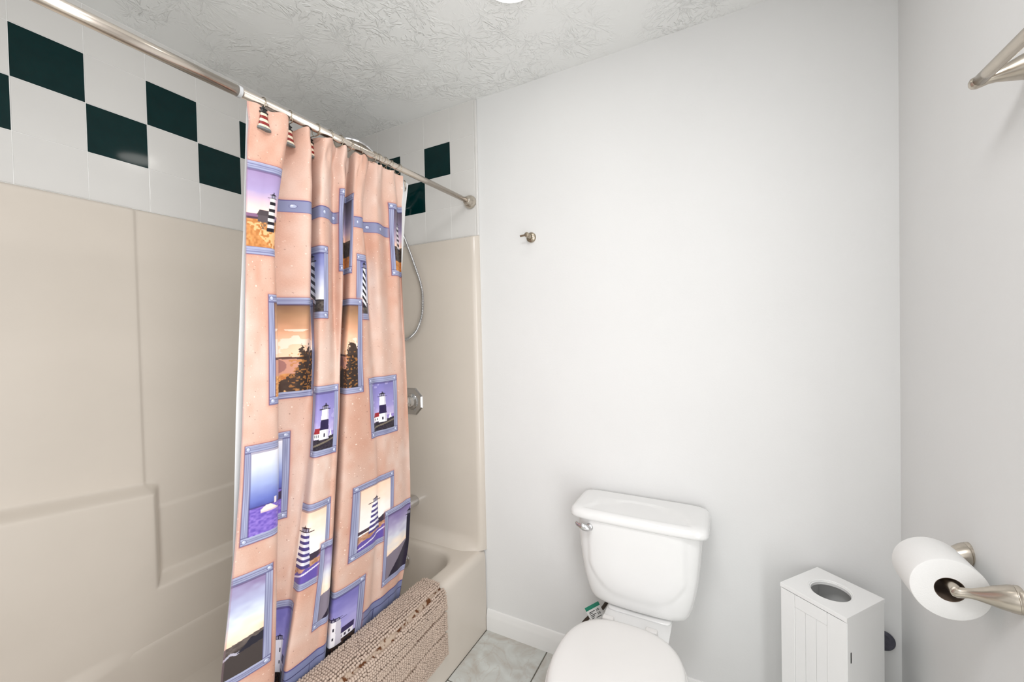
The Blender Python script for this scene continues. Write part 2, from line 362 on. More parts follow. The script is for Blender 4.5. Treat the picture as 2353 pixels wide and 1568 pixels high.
# faucet fittings on the end panel
v = tag(empty('shower_valve', (0.405, -0.030, 1.047)), 'octagonal chrome shower valve plate with lever on the surround', 'valve')
octo = lambda r, y: [Vector((r * math.cos(math.pi / 8 + k * math.pi / 4), y, r * math.sin(math.pi / 8 + k * math.pi / 4))) for k in range(8)]
loft('escutcheon', [octo(0.072, 0), octo(0.072, -0.004), octo(0.066, -0.010), octo(0.045, -0.011)], MT['chrome'], v, smooth=False)
lathe('collar', (0, -0.009, 0), (0, -1, 0), [(0, 0.042), (0.008, 0.040), (0.014, 0.030), (0.03, 0.026), (0.034, 0.02)], MT['chrome'], v)
tube('lever', [(0, -0.035, 0), (-0.004, -0.05, -0.004), (-0.012, -0.058, -0.03), (-0.02, -0.06, -0.06)], [0.012, 0.012, 0.009, 0.007], MT['chrome'], v)
sp = tag(empty('tub_spout', (0.405, -0.030, 0.545)), 'chrome tub spout low on the surround, mostly behind the curtain', 'spout')
tube('spout_body', [(0, 0, 0), (0, -0.05, 0), (0, -0.10, -0.004), (0, -0.135, -0.02), (0, -0.145, -0.04)], [0.026, 0.027, 0.026, 0.023, 0.018], MT['chrome'], sp, n=20)
lathe('diverter_knob', (0, -0.11, 0.02), (0, 0, 1), [(0, 0.006), (0.012, 0.006), (0.014, 0.009), (0.022, 0.009), (0.024, 0.004)], MT['chrome'], sp, n=16)
ov = tag(empty('overflow_cover', (0.40, -0.122, 0.285)), 'round chrome overflow cover inside the tub well', 'drain cover')
lathe('cover', (0, 0.006, 0), (0, -1, 0.1), [(0, 0.036), (0.006, 0.036), (0.012, 0.028), (0.014, 0.004)], MT['chrome'], ov)

sh = tag(empty('hand_shower', (0.345, -0.010, 2.02)), 'chrome shower head with ribbed metal hose looping beside the curtain', 'shower head')
lathe('wall_flange', (0, 0, 0), (0, -1, 0), [(0, 0.028), (0.004, 0.028), (0.012, 0.014)], MT['chrome'], sh, n=24)
tube('shower_arm', [(0, 0, 0), (0, -0.07, 0.035), (-0.02, -0.14, 0.10), (-0.035, -0.20, 0.185), (-0.043, -0.24, 0.212)], 0.0095, MT['chrome'], sh)
hc = Vector((-0.045, -0.262, 0.192)); hd = Vector((0.15, -0.30, -0.94)).normalized()
lathe('shower_head', hc - hd * 0.0, hd, [(-0.03, 0.012), (-0.012, 0.03), (0.002, 0.085), (0.006, 0.108), (0.014, 0.110), (0.018, 0.107), (0.019, 0.095), (0.0175, 0.02)], MT['grey_chrome'] if 'grey_chrome' in MT else MT['chrome'], sh, n=48)
hp = [(0.010, -0.045, -0.06), (0.060, -0.042, -0.17), (0.115, -0.042, -0.30), (0.152, -0.042, -0.40), (0.160, -0.042, -0.48), (0.148, -0.042, -0.56), (0.105, -0.042, -0.63), (0.02, -0.042, -0.665), (-0.06, -0.045, -0.60), (-0.09, -0.05, -0.40), (-0.08, -0.06, -0.10), (-0.05, -0.10, 0.06), (-0.02, -0.14, 0.09)]
hs = []
P = [Vector(p) for p in hp]
for i in range(len(P) - 1):
    p0 = P[max(i - 1, 0)]; p1 = P[i]; p2 = P[i + 1]; p3 = P[min(i + 2, len(P) - 1)]
    n_ = max(3, int((p2 - p1).length / 0.0013))
    for k in range(n_):
        t = k / n_; hs.append(.5 * (2 * p1 + (p2 - p0) * t + (2 * p0 - 5 * p1 + 4 * p2 - p3) * t * t + (3 * p1 - p0 - 3 * p2 + p3) * t ** 3))
tube('hose', hs, [0.0078 if (i // 2) % 2 else 0.0056 for i in range(len(hs))], MT['chrome'], sh, n=10, sub=1)
ho = [c for c in sh.children if c.name.startswith('hose')][0]; ho.data.materials.append(MT['black'])
ho.data.polygons.foreach_set('material_index', np.array([1 if (k // 10 < len(hs) and (min(k // 10, len(hs) - 1) // 2) % 2 == 0 and (k // 10) % 2 == 0) else 0 for k in range(len(ho.data.polygons))], dtype=np.int32))
tube('diverter', [(0, -0.06, 0.02), (0.004, -0.05, -0.02), (0.008, -0.045, -0.07)], [0.013, 0.013, 0.009], MT['chrome'], sh)

# ------------------------------------------------------------------ curtain rod
rd = tag(empty('curtain_rod', (0.768, 0, 1.985)), 'satin nickel tension rod spanning the bathtub', 'curtain rod')
ra = Vector((0, 0, 0)); rb = Vector((-0.006, TUBY + 0.02, -0.018)); rdir = (rb - ra).normalized()
def rp(y): return ra + (rb - ra) * (-y / -(rb.y))
def rodp(y): t = y / rb.y; return ra + (rb - ra) * t
loft('inner_tube', [ring_pts(rodp(-0.03), rdir, 0.0110, 24), ring_pts(rodp(-1.02), rdir, 0.0110, 24)], MT['rod'], rd)
loft('outer_tube', [ring_pts(rodp(-1.02), rdir, 0.0128, 24), ring_pts(rodp(TUBY + 0.02), rdir, 0.0128, 24)], MT['rod'], rd)
loft('sleeve_ring', [ring_pts(rodp(-1.013), rdir, 0.0136, 24), ring_pts(rodp(-1.021), rdir, 0.0136, 24)], MT['grey'], rd, sh=40)
lathe('end_cap', rodp(-0.009), rdir, [(0, 0.026), (0.004, 0.0295), (0.012, 0.0300), (0.022, 0.027), (0.031, 0.020), (0.036, 0.0165), (0.040, 0.0165), (0.041, 0.0150), (0.046, 0.0150), (0.047, 0.011)], MT['nickel'], rd)
lathe('end_cap', rodp(TUBY + 0.004), -rdir, [(0, 0.026), (0.004, 0.0295), (0.012, 0.0300), (0.022, 0.027), (0.031, 0.020), (0.036, 0.0165)], MT['nickel'], rd)

# ------------------------------------------------------------------ shower curtain (printed cloth)
ZL=[2.0, 1.95, 1.9, 1.82, 1.74, 1.62, 1.48, 1.32, 1.16, 1.0, 0.85, 0.7, 0.55, 0.42, 0.3]
CX=np.array([[0.776, 0.773, 0.77, 0.7653, 0.7605, 0.7534, 0.7452, 0.7362, 0.7271, 0.7176, 0.7087, 0.6998, 0.6909, 0.6832, 0.6761], [0.787, 0.784, 0.781, 0.7763, 0.7715, 0.7644, 0.7563, 0.7478, 0.7391, 0.7296, 0.7207, 0.7118, 0.7029, 0.6952, 0.6881], [0.789, 0.786, 0.783, 0.7783, 0.7735, 0.7664, 0.7583, 0.7498, 0.7411, 0.7316, 0.7227, 0.7138, 0.7049, 0.6972, 0.6901], [0.731, 0.728, 0.725, 0.7203, 0.7155, 0.7084, 0.6993, 0.6845, 0.6711, 0.6616, 0.6527, 0.6438, 0.6349, 0.6272, 0.6201], [0.787, 0.784, 0.781, 0.7763, 0.7715, 0.7644, 0.7519, 0.7148, 0.6852, 0.6756, 0.6667, 0.6578, 0.6489, 0.6412, 0.6341], [0.729, 0.726, 0.723, 0.7183, 0.7135, 0.7064, 0.6999, 0.7021, 0.7011, 0.6916, 0.6827, 0.6738, 0.6649, 0.6572, 0.6501], [0.783, 0.78, 0.777, 0.7723, 0.7675, 0.7604, 0.7523, 0.7444, 0.7361, 0.7266, 0.7177, 0.7088, 0.6999, 0.6922, 0.6851], [0.785, 0.782, 0.779, 0.7743, 0.7695, 0.7624, 0.7547, 0.7489, 0.7421, 0.7326, 0.7237, 0.7148, 0.7059, 0.6982, 0.6911], [0.755, 0.752, 0.749, 0.7443, 0.7395, 0.7324, 0.727, 0.7366, 0.741, 0.7316, 0.7227, 0.7138, 0.7049, 0.6972, 0.6901], [0.783, 0.78, 0.777, 0.7723, 0.7675, 0.7604, 0.7525, 0.7457, 0.7381, 0.7286, 0.7197, 0.7108, 0.7019, 0.6942, 0.6871], [0.725, 0.722, 0.719, 0.7143, 0.7095, 0.7024, 0.6934, 0.6791, 0.6661, 0.6566, 0.6477, 0.6388, 0.6299, 0.6222, 0.6151], [0.777, 0.774, 0.771, 0.7663, 0.7615, 0.7544, 0.7464, 0.7391, 0.7311, 0.7216, 0.7127, 0.7038, 0.6949, 0.6872, 0.6801], [0.785, 0.782, 0.779, 0.7743, 0.7695, 0.7624, 0.7543, 0.7458, 0.7371, 0.7276, 0.7187, 0.7098, 0.7009, 0.6932, 0.6861], [0.753, 0.75, 0.747, 0.7423, 0.7375, 0.7304, 0.7242, 0.7285, 0.7291, 0.7196, 0.7107, 0.7018, 0.6929, 0.6852, 0.6781], [0.781, 0.778, 0.775, 0.7703, 0.7655, 0.7584, 0.7503, 0.7418, 0.7331, 0.7236, 0.7147, 0.7058, 0.6969, 0.6892, 0.6821], [0.765, 0.762, 0.759, 0.7543, 0.7495, 0.7424, 0.7354, 0.7344, 0.7311, 0.7216, 0.7127, 0.7038, 0.6949, 0.6872, 0.6801], [0.783, 0.78, 0.777, 0.7723, 0.7675, 0.7604, 0.7519, 0.7414, 0.7311, 0.7216, 0.7127, 0.7038, 0.6949, 0.6872, 0.6801], [0.765, 0.762, 0.759, 0.7543, 0.7495, 0.7424, 0.7349, 0.7307, 0.7251, 0.7156, 0.7067, 0.6978, 0.6889, 0.6812, 0.6741], [0.777, 0.774, 0.771, 0.7663, 0.7615, 0.7544, 0.7461, 0.7366, 0.7271, 0.7176, 0.7087, 0.6998, 0.6909, 0.6832, 0.6761]])
CY=np.array([[-1.0021, -1.0021, -1.0023, -1.0031, -1.0039, -1.0053, -1.0074, -1.011, -1.0154, -1.0221, -1.0326, -1.0468, -1.0634, -1.0727, -1.0804], [-0.9488, -0.9488, -0.9511, -0.9628, -0.971, -0.9776, -0.9781, -0.9784, -0.9791, -0.9825, -0.986, -0.993, -1.0024, -1.0089, -1.013], [-0.906, -0.906, -0.9093, -0.9209, -0.9338, -0.944, -0.9377, -0.9328, -0.9315, -0.9298, -0.933, -0.9344, -0.9367, -0.9408, -0.9433], [-0.8691, -0.8691, -0.8765, -0.8913, -0.904, -0.9113, -0.9042, -0.8971, -0.8941, -0.8942, -0.8962, -0.8985, -0.9009, -0.9041, -0.9072], [-0.8428, -0.8428, -0.8416, -0.841, -0.8414, -0.8427, -0.8417, -0.8365, -0.8311, -0.8366, -0.848, -0.8612, -0.8765, -0.8877, -0.8947], [-0.7996, -0.7996, -0.7996, -0.7995, -0.8005, -0.8019, -0.798, -0.7979, -0.8094, -0.8182, -0.8364, -0.8544, -0.8713, -0.8941, -0.907], [-0.7942, -0.7942, -0.8018, -0.805, -0.8062, -0.805, -0.8047, -0.8069, -0.8122, -0.8201, -0.8357, -0.8549, -0.8816, -0.9035, -0.9138], [-0.7607, -0.7631, -0.7779, -0.7803, -0.7802, -0.777, -0.7751, -0.7776, -0.7844, -0.7923, -0.8037, -0.8168, -0.8372, -0.8546, -0.8649], [-0.7289, -0.7325, -0.7423, -0.7421, -0.7409, -0.736, -0.7366, -0.7466, -0.7586, -0.7646, -0.7719, -0.7806, -0.7958, -0.8099, -0.8225], [-0.7185, -0.7185, -0.7237, -0.7219, -0.7276, -0.727, -0.7265, -0.7312, -0.7343, -0.7412, -0.7487, -0.7554, -0.7657, -0.7764, -0.7848], [-0.6667, -0.667, -0.6677, -0.6701, -0.6748, -0.6748, -0.6777, -0.6824, -0.6828, -0.6884, -0.6956, -0.7034, -0.712, -0.7219, -0.7312], [-0.6703, -0.6711, -0.6788, -0.685, -0.6838, -0.689, -0.6924, -0.6998, -0.7012, -0.7069, -0.715, -0.7253, -0.7378, -0.7504, -0.7627], [-0.6355, -0.6376, -0.6458, -0.6551, -0.6563, -0.6398, -0.634, -0.627, -0.6147, -0.6025, -0.5957, -0.6018, -0.6131, -0.6262, -0.6465], [-0.6023, -0.6051, -0.6123, -0.6227, -0.6239, -0.6003, -0.5924, -0.5837, -0.5767, -0.5686, -0.5608, -0.5628, -0.5708, -0.5809, -0.6032], [-0.5773, -0.5792, -0.5873, -0.5934, -0.588, -0.5783, -0.5659, -0.5522, -0.5434, -0.5346, -0.527, -0.529, -0.5353, -0.5442, -0.5633], [-0.5499, -0.5505, -0.5485, -0.5415, -0.5334, -0.5215, -0.5125, -0.5025, -0.4967, -0.49, -0.481, -0.4828, -0.4898, -0.504, -0.5226], [-0.5252, -0.5208, -0.5112, -0.5076, -0.5091, -0.493, -0.4826, -0.471, -0.4628, -0.4543, -0.4449, -0.4456, -0.4525, -0.4725, -0.4924], [-0.4917, -0.4876, -0.4805, -0.475, -0.4704, -0.4583, -0.4501, -0.4408, -0.4329, -0.4244, -0.413, -0.4112, -0.4161, -0.4495, -0.4698], [-0.4626, -0.4631, -0.4646, -0.4656, -0.4645, -0.464, -0.4512, -0.4355, -0.4206, -0.4071, -0.3958, -0.3902, -0.3978, -0.4328, -0.4549]])

def smooth_cols(A,k):
    ker=np.hanning(k+2)[1:-1]; ker/=ker.sum(); p=k//2
    B=np.concatenate([np.repeat(A[:1],p,0),A,np.repeat(A[-1:],p,0)],0)
    return np.stack([np.convolve(B[:,i],ker,'valid') for i in range(A.shape[1])],1)
def cloth_grid(CX,CY,ZL,NU,NV,ztop,zbot):
    # CX,CY: (lines, levels). returns P (NV,NU,3), u coords (NU), v coords
    zl=np.array(ZL)[::-1]; v=np.linspace(zbot,ztop,NV)
    X=np.stack([np.interp(v,zl,c[::-1]) for c in CX],1); Y=np.stack([np.interp(v,zl,c[::-1]) for c in CY],1)
    k=int(0.09/((ztop-zbot)/NV))|1
    X=smooth_cols(X,k); Y=smooth_cols(Y,k)
    ch=np.sqrt(np.diff(CX,axis=0)**2+np.diff(CY,axis=0)**2).mean(1)*1.03
    uc=np.concatenate([[0],np.cumsum(ch)]); n=len(uc)
    u=np.linspace(0,uc[-1],NU)
    seg=np.clip(np.searchsorted(uc,u,side='right')-1,0,n-2); t=(u-uc[seg])/(uc[seg+1]-uc[seg])
    def cr(A):
        A=np.concatenate([2*A[:,:1]-A[:,1:2],A,2*A[:,-1:]-A[:,-2:-1]],1)
        p0,p1,p2,p3=A[:,seg],A[:,seg+1],A[:,seg+2],A[:,seg+3]
        return .5*(2*p1+(p2-p0)*t+(2*p0-5*p1+4*p2-p3)*t*t+(3*p1-p0-3*p2+p3)*t**3)
    P=np.stack([cr(X),cr(Y),np.repeat(v[:,None],NU,1)],2)
    return P,u,v,uc

NU, NV = 640, 1200
ZT, ZB0 = 1.956, 0.315
Pc, uu, vv, uc = cloth_grid(CX, CY, ZL, NU, NV, ZT, ZB0)
# crinkles near the header and soft waves down the cloth
Ug, Vg = np.meshgrid(uu, vv)
def vnoise(su, sv, seed):
    rg = np.random.default_rng(seed); a = (uu / su); b_ = (vv / sv)
    gx = int(a.max()) + 3; gy = int(b_.max()) + 3; g = rg.random((gy, gx)) * 2 - 1
    ia = a.astype(int); fa = a - ia; fa = fa * fa * (3 - 2 * fa); ib = b_.astype(int); fb = b_ - ib; fb = fb * fb * (3 - 2 * fb)
    A = g[ib][:, ia]; B = g[ib][:, ia + 1]; C_ = g[ib + 1][:, ia]; D = g[ib + 1][:, ia + 1]
    fa = fa[None, :]; fb = fb[:, None]
    return (A * (1 - fa) + B * fa) * (1 - fb) + (C_ * (1 - fa) + D * fa) * fb
hdr = ss(1.72, 1.93, Vg)
Pc[:, :, 0] += 0.0045 * vnoise(0.022, 0.05, 3) * hdr + 0.0022 * vnoise(0.05, 0.22, 5)
Pc[:, :, 1] += 0.0030 * vnoise(0.03, 0.06, 8) * hdr
# scalloped top edge
Pc[:, :, 2] += hdr * 0.004 * np.sin(Ug * 2 * math.pi / 0.07 + 0.5) * ss(1.86, 1.95, Vg)

IMG = np.zeros((NV, NU, 3)); IMG[:] = (208, 172, 155)
n1 = vnoise(0.09, 0.13, 21)[..., None] * 0.8 + vnoise(0.02, 0.03, 22)[..., None] * 0.4
IMG += n1 * np.array((9, 20, 24))
fine = RNG.random((NV, NU)); 
IMG += ((fine - .5) * 7)[..., None]
for cnt, colr, rr in ((1300, (236, 214, 200), 0.0011), (900, (128, 92, 84), 0.0009), (110, (240, 224, 212), 0.0017)):
    for k in range(cnt):
        a, b_ = RNG.random() * uu[-1], ZB0 + RNG.random() * (ZT - ZB0)
        i0, i1 = np.searchsorted(vv, [b_ - rr, b_ + rr]); j0, j1 = np.searchsorted(uu, [a - rr, a + rr])
        IMG[i0:max(i1, i0 + 1), j0:max(j1, j0 + 1)] = IMG[i0:max(i1, i0 + 1), j0:max(j1, j0 + 1)] * .25 + np.array(colr) * .75
PL = np.array((152, 156, 184.)); PD = np.array((88, 85, 124.)); PH = np.array((176, 182, 206.)); EDGE = np.array((150, 96, 104.))
def put(mask, col, a=1.0):
    IMG[mask] = IMG[mask] * (1 - a) + np.array(col, float) * a
def glow(mask_d, wid, col, a):   # soft dirty outline around frames
    k = np.clip(1 - mask_d / wid, 0, 1) * a; IMG[:] = IMG * (1 - k[..., None]) + np.array(col, float) * k[..., None]
def rivet(a, b_, r=0.006):
    d = np.hypot(Ug - a, Vg - b_); put(d < r * 1.25, PD, .7); put(d < r, PH); put(np.hypot(Ug - a + .0015, Vg - b_ - .0015) < r * .4, (222, 226, 244))
def plank(u0, u1, v0, v1, horiz):
    m = (Ug >= u0) & (Ug <= u1) & (Vg >= v0) & (Vg <= v1)
    if not m.any(): return
    t = ((Vg - v0) / (v1 - v0)) if horiz else ((Ug - u0) / (u1 - u0))
    g = vnoise(0.05, 0.0035, 31) if horiz else vnoise(0.0035, 0.05, 32)
    c = PL[None, None] + (g * 14)[..., None]; IMG[m] = c[m]
    for k in (.36, .62): put(m & (np.abs(t - k) < .045), PD, .55)
    put(m & (t > .88), PH, .7); put(m & ((t < .09) | (t > .95)), PD, .75)
    s = ((Ug - u0) if horiz else (Vg - v0)); L_ = (u1 - u0) if horiz else (v1 - v0)
    put(m & ((s < .0018) | (s > L_ - .0018)), PD, .8)
def lerp3(stops, t):
    ts = [s[0] for s in stops]; return np.stack([np.interp(t, ts, [s[1][k] for s in stops]) for k in range(3)], 2)
def tower(S_, T_, m, c, t0, t1, w0, w1, cols, asp, lantern=(28, 22, 34), lw=1.3, slant=0.0):
    h = (T_ - t0) / (t1 - t0); wd = w0 + (w1 - w0) * h; q_ = np.abs(S_ - c) * asp
    inn = m & (h >= 0) & (h <= 1) & (q_ < wd)
    k = np.floor(np.clip(h + slant * (S_ - c) * asp, 0, .999) * len(cols)).astype(int)
    IMG[inn] = np.array(cols, float)[np.clip(k, 0, len(cols) - 1)][inn]
    put(inn & ((S_ - c) * asp > wd * .45), (60, 50, 90), .22)
    hl = (T_ - t1) / ((t1 - t0) * .16)
    put(m & (np.abs(hl - .06) < .07) & (q_ < w1 * lw * 1.35), lantern)
    put(m & (hl > .1) & (hl < .62) & (q_ < w1 * .85), (150, 145, 165)); put(m & (hl > .1) & (hl < .62) & (q_ < w1 * .9) & (np.abs((q_ % (w1 * .6)) - w1 * .3) < w1 * .1), lantern)
    put(m & (hl >= .62) & (hl < 1.0) & (q_ < w1 * lw * (1.0 - hl) / .38), lantern); put(m & (hl >= .95) & (hl < 1.25) & (q_ < .0016), lantern)
def house(S_, T_, m, s0, s1, t0, t1, wall_, roof, asp, gable=True):
    hm = t0 + (t1 - t0) * .5
    put(m & (S_ > s0) & (S_ < s1) & (T_ > t0) & (T_ < hm), wall_)
    put(m & (S_ > s0 - .02) & (S_ < s1 + .01) & (T_ >= hm) & (T_ < t1) & (S_ > s0 + (T_ - hm) / (t1 - hm) * (s1 - s0) * .25), roof)
    for k in (.25, .5, .75):
        put(m & (np.abs(S_ - (s0 + (s1 - s0) * k)) < .018) & (T_ > t0 + (hm - t0) * .25) & (T_ < t0 + (hm - t0) * .75), (50, 42, 60))
def scene_fill(kind, u0, u1, v0, v1, m):
    S_ = (Ug - u0) / (u1 - u0); T_ = (Vg - v0) / (v1 - v0); asp = (u1 - u0)
    cl = vnoise(0.045, 0.022, 41) * .6 + vnoise(0.018, 0.010, 42) * .4
    gr = vnoise(0.006, 0.004, 43); rough_ = vnoise(0.012, 0.2, 44) * .03
    def fillm(mm, arr): IMG[mm] = arr[mm]
    if kind == 'dunes':
        fillm(m, lerp3([(.40, (252, 222, 200)), (.55, (226, 190, 190)), (.72, (165, 150, 190)), (1, (150, 128, 168))], T_ + cl * .05))
        put(m & (T_ < .43), (128, 92, 122)); put(m & (T_ < .385), (72, 48, 62))
        g = m & (T_ < .36); fillm(g, np.stack([190 + gr * 22, 126 + gr * 22, 68 + gr * 20], 2))
        put(g & (T_ > .30 - (S_ - .3) * .55) & (gr > -.1) & (T_ < .33), (238, 190, 140), .7); put(g & (T_ > .24) & (S_ > .60) & (gr > 0), (92, 66, 46), .75)
        put(m & (S_ > .52) & (S_ < .74) & (T_ > .33) & (T_ < .42), (84, 74, 78)); put(m & (T_ >= .42) & (T_ < .49) & (S_ > .49 + (T_ - .42) * .8) & (S_ < .76 - (T_ - .42) * .4), (70, 60, 64))
        tower(S_, T_, m, .80, .22, .66, .013, .009, [(24, 20, 28), (240, 232, 225)] * 5, asp, slant=.0)
    elif kind == 'blue':
        fillm(m, lerp3([(.22, (240, 236, 232)), (.5, (186, 190, 214)), (.85, (128, 132, 180)), (1, (104, 106, 158))], T_ + cl * .06))
        g = m & (T_ < .20); fillm(g, np.stack([70 + gr * 30, 62 + gr * 30, 58 + gr * 28], 2)); put(m & (np.abs(T_ - .20) < .012), (40, 34, 40))
        tower(S_, T_, m, .46, .12, .86, .013, .009, [(24, 20, 28), (238, 236, 240)] * 6, asp, slant=6)
    elif kind == 'red':
        fillm(m, lerp3([(.42, (252, 212, 180)), (.58, (246, 196, 164)), (.72, (214, 160, 126)), (.9, (164, 124, 92)), (1, (128, 94, 72))], T_ + cl * .04))
        put(m & (cl > .22) & (T_ > .45) & (T_ < .72), (250, 230, 216), .7)
        put(m & (T_ < .40), (206, 150, 128)); put(m & (np.abs(T_ - .405 + S_ * .02) < .012), (96, 66, 58)); put(m & (T_ < .38) & (np.hypot((S_ - .45) * 1.4, (T_ - .30) * 2.2) < .18), (150, 102, 98), .8)
        gg = m & (T_ < .22 + rough_ * 2); fillm(gg, np.stack([212 + gr * 30, 150 + gr * 40, 92 + gr * 34], 2))
        put(m & (T_ < .17 + (S_ - .5) * .45 + rough_ * 3 + gr * .05) & (T_ > -.02 + gr * .05), (48, 34, 30), .88)
        put(m & (S_ > .70 + gr * .05) & (T_ < .50 + rough_ * 3 + gr * .05), (48, 36, 30), .92); put(m & (S_ > .6) & (gr > .35) & (T_ < .45), (190, 126, 62), .7)
        tower(S_, T_, m, .27, .20, .66, .012, .011, [(138, 34, 44), (138, 34, 44), (244, 236, 228), (244, 236, 228)], asp)
    elif kind == 'gray':
        fillm(m, lerp3([(.40, (246, 206, 184)), (.52, (200, 176, 190)), (.7, (134, 122, 150)), (1, (92, 80, 92))], T_ + cl * .04))
        g = m & (T_ < .40); fillm(g, np.stack([66 + gr * 26, 50 + gr * 24, 40 + gr * 20], 2)); g = m & (T_ < .16); fillm(g, np.stack([196 + gr * 26, 128 + gr * 24, 60 + gr * 20], 2))
        tower(S_, T_, m, .30, .34, .74, .012, .009, [(20, 18, 24), (235, 230, 230)] * 5, asp)
    elif kind == 'bw':
        fillm(m, lerp3([(.25, (206, 190, 222)), (.5, (158, 148, 204)), (1, (122, 116, 176))], T_ + cl * .1)); put(m & (cl > .3) & (T_ > .3), (186, 178, 220), .6)
        put(m & (T_ < .30) & (T_ > .2), (150, 132, 196)); put(m & (T_ < .32 - np.abs(S_ - .82) * 1.6 + .02) & (S_ > .6), (240, 238, 244))
        g = m & (T_ < .205 + .05 * (S_ - .5)); fillm(g, np.stack([44 + gr * 18, 36 + gr * 16, 48 + gr * 16], 2)); put(g & (np.abs(T_ - .07 - .10 * S_) < .016), (150, 138, 112), .7)
        house(S_, T_, m, .02, .34, .20, .38, (244, 240, 240), (150, 36, 44), asp)
        tower(S_, T_, m, .50, .17, .70, .0195, .0125, [(244, 242, 244), (244, 242, 244), (38, 26, 66), (38, 26, 66), (244, 242, 244), (244, 242, 244)], asp)
        put(m & (np.abs(S_ - .49) < .028) & (T_ > .215) & (T_ < .275), (50, 40, 60))
    elif kind == 'sea':
        fillm(m, lerp3([(.33, (70, 78, 150)), (.42, (104, 116, 186)), (.6, (160, 172, 214)), (.8, (206, 212, 232)), (1, (238, 234, 240))], T_ + cl * .03))
        g = m & (T_ < .33); fillm(g, np.stack([124 + gr * 26, 100 + gr * 24, 188 + gr * 18], 2)); put(m & (np.abs(T_ - .33) < .008), (72, 66, 130))
        put(m & (T_ > .255) & (T_ < .33) & (np.abs(S_ - .27) < .15 * (.345 - T_) / .09) & (S_ > .17), (242, 220, 210)); put(m & (T_ > .245) & (T_ < .265) & (np.abs(S_ - .30) < .13), (214, 190, 196))
        put(m & (np.abs(S_ - .37) < .018) & (T_ > .32) & (T_ < .40), (222, 208, 214)); put(m & (np.abs(S_ - .52) < .02) & (T_ > .33) & (T_ < .352), (240, 232, 236))
        put(m & (T_ < .15 + (S_ - .4) * .25) & (T_ > .04 + (S_ - .4) * .25) & (S_ > .55) & (gr > -.5), (46, 34, 52), .85)
        tower(S_, T_, m, .70, .16, .86, .0135, .0095, [(240, 232, 232), (240, 232, 232), (118, 34, 44), (240, 232, 232), (118, 34, 44), (118, 34, 44)], asp)
    elif kind == 'stripe':
        fillm(m, lerp3([(.30, (253, 246, 242)), (.55, (252, 240, 232)), (.8, (252, 224, 204)), (1, (248, 208, 180))], T_ + cl * .08))
        put(m & (T_ < .34) & (S_ > .45), (120, 106, 180)); put(m & (T_ < .38 + .12 * (S_ - .6) + rough_) & (T_ > .24 + .3 * (S_ - .6)) & (S_ > .5), (58, 46, 62))
        put(m & (T_ < .22 + S_ * .05), (176, 128, 96)); g = m & (T_ < .24 + S_ * .06); fillm(g, np.stack([186 + gr * 26, 140 + gr * 30, 112 + gr * 40], 2))
        put(m & (T_ < .10 + S_ * .16 + rough_), (98, 80, 160)); put(m & (T_ < .08 + S_ * .16) & (np.abs(T_ - .04 - S_ * .16) < .012), (226, 216, 236)); put(m & (T_ < .32) & (S_ < .22) & (T_ > .27), (72, 56, 66))
        tower(S_, T_, m, .40, .20, .70, .030, .019, [(72, 60, 124), (246, 244, 248)] * 6, asp, lantern=(52, 24, 36))
    elif kind == 'dark':
        fillm(m, lerp3([(.36, (252, 218, 190)), (.46, (250, 232, 214)), (.62, (214, 214, 224)), (.8, (168, 158, 192)), (1, (124, 108, 156))], T_ + cl * .08))
        put(m & (T_ < .35 + .10 * S_), (128, 118, 132)); put(m & (T_ < -.08 + .62 * S_), (34, 24, 46))
        tower(S_, T_, m, .86, .25, .82, .012, .010, [(28, 22, 40)], asp)
    elif kind == 'plain':
        fillm(m, lerp3([(.34, (252, 214, 184)), (.45, (250, 228, 208)), (.62, (214, 222, 232)), (.78, (178, 182, 212)), (1, (142, 126, 164))], T_ + cl * .12))
        lm = m & (T_ < .32 + .06 * S_); fillm(lm, np.stack([92 + gr * 14, 82 + gr * 14, 78 + gr * 14], 2)); put(m & (T_ < .22 + .10 * S_), (64, 56, 54)); put(m & (np.abs(T_ - .205 - .09 * S_ - rough_) < .014), (206, 204, 222), .8)
        put(m & (T_ < .20 + .24 * (S_ - .3) + rough_) & (T_ > .20 + .05 * S_) & (S_ > .55), (34, 32, 44))
    elif kind == 'white':
        fillm(m, lerp3([(.2, (196, 184, 222)), (.55, (158, 152, 208)), (1, (110, 104, 170))], T_ + cl * .14))
        put(m & (T_ < .30), (60, 44, 40)); g = m & (T_ < .26); fillm(g, np.stack([66 + gr * 60, 44 + gr * 36, 34 + gr * 20], 2)); put(m & (T_ < .3) & (gr > .1) & (T_ > .14), (20, 16, 22))
        house(S_, T_, m, .60, .95, .29, .46, (232, 228, 236), (52, 40, 84), asp)
        tower(S_, T_, m, .42, .24, .62, .026, .021, [(240, 236, 240)], asp, lantern=(40, 34, 66), lw=1.2)
        put(m & (np.abs(S_ - .46) < .03) & (np.abs(T_ - .50) < .025), (40, 34, 50)); put(m & (np.abs(S_ - .46) < .03) & (np.abs(T_ - .36) < .022), (40, 34, 50))
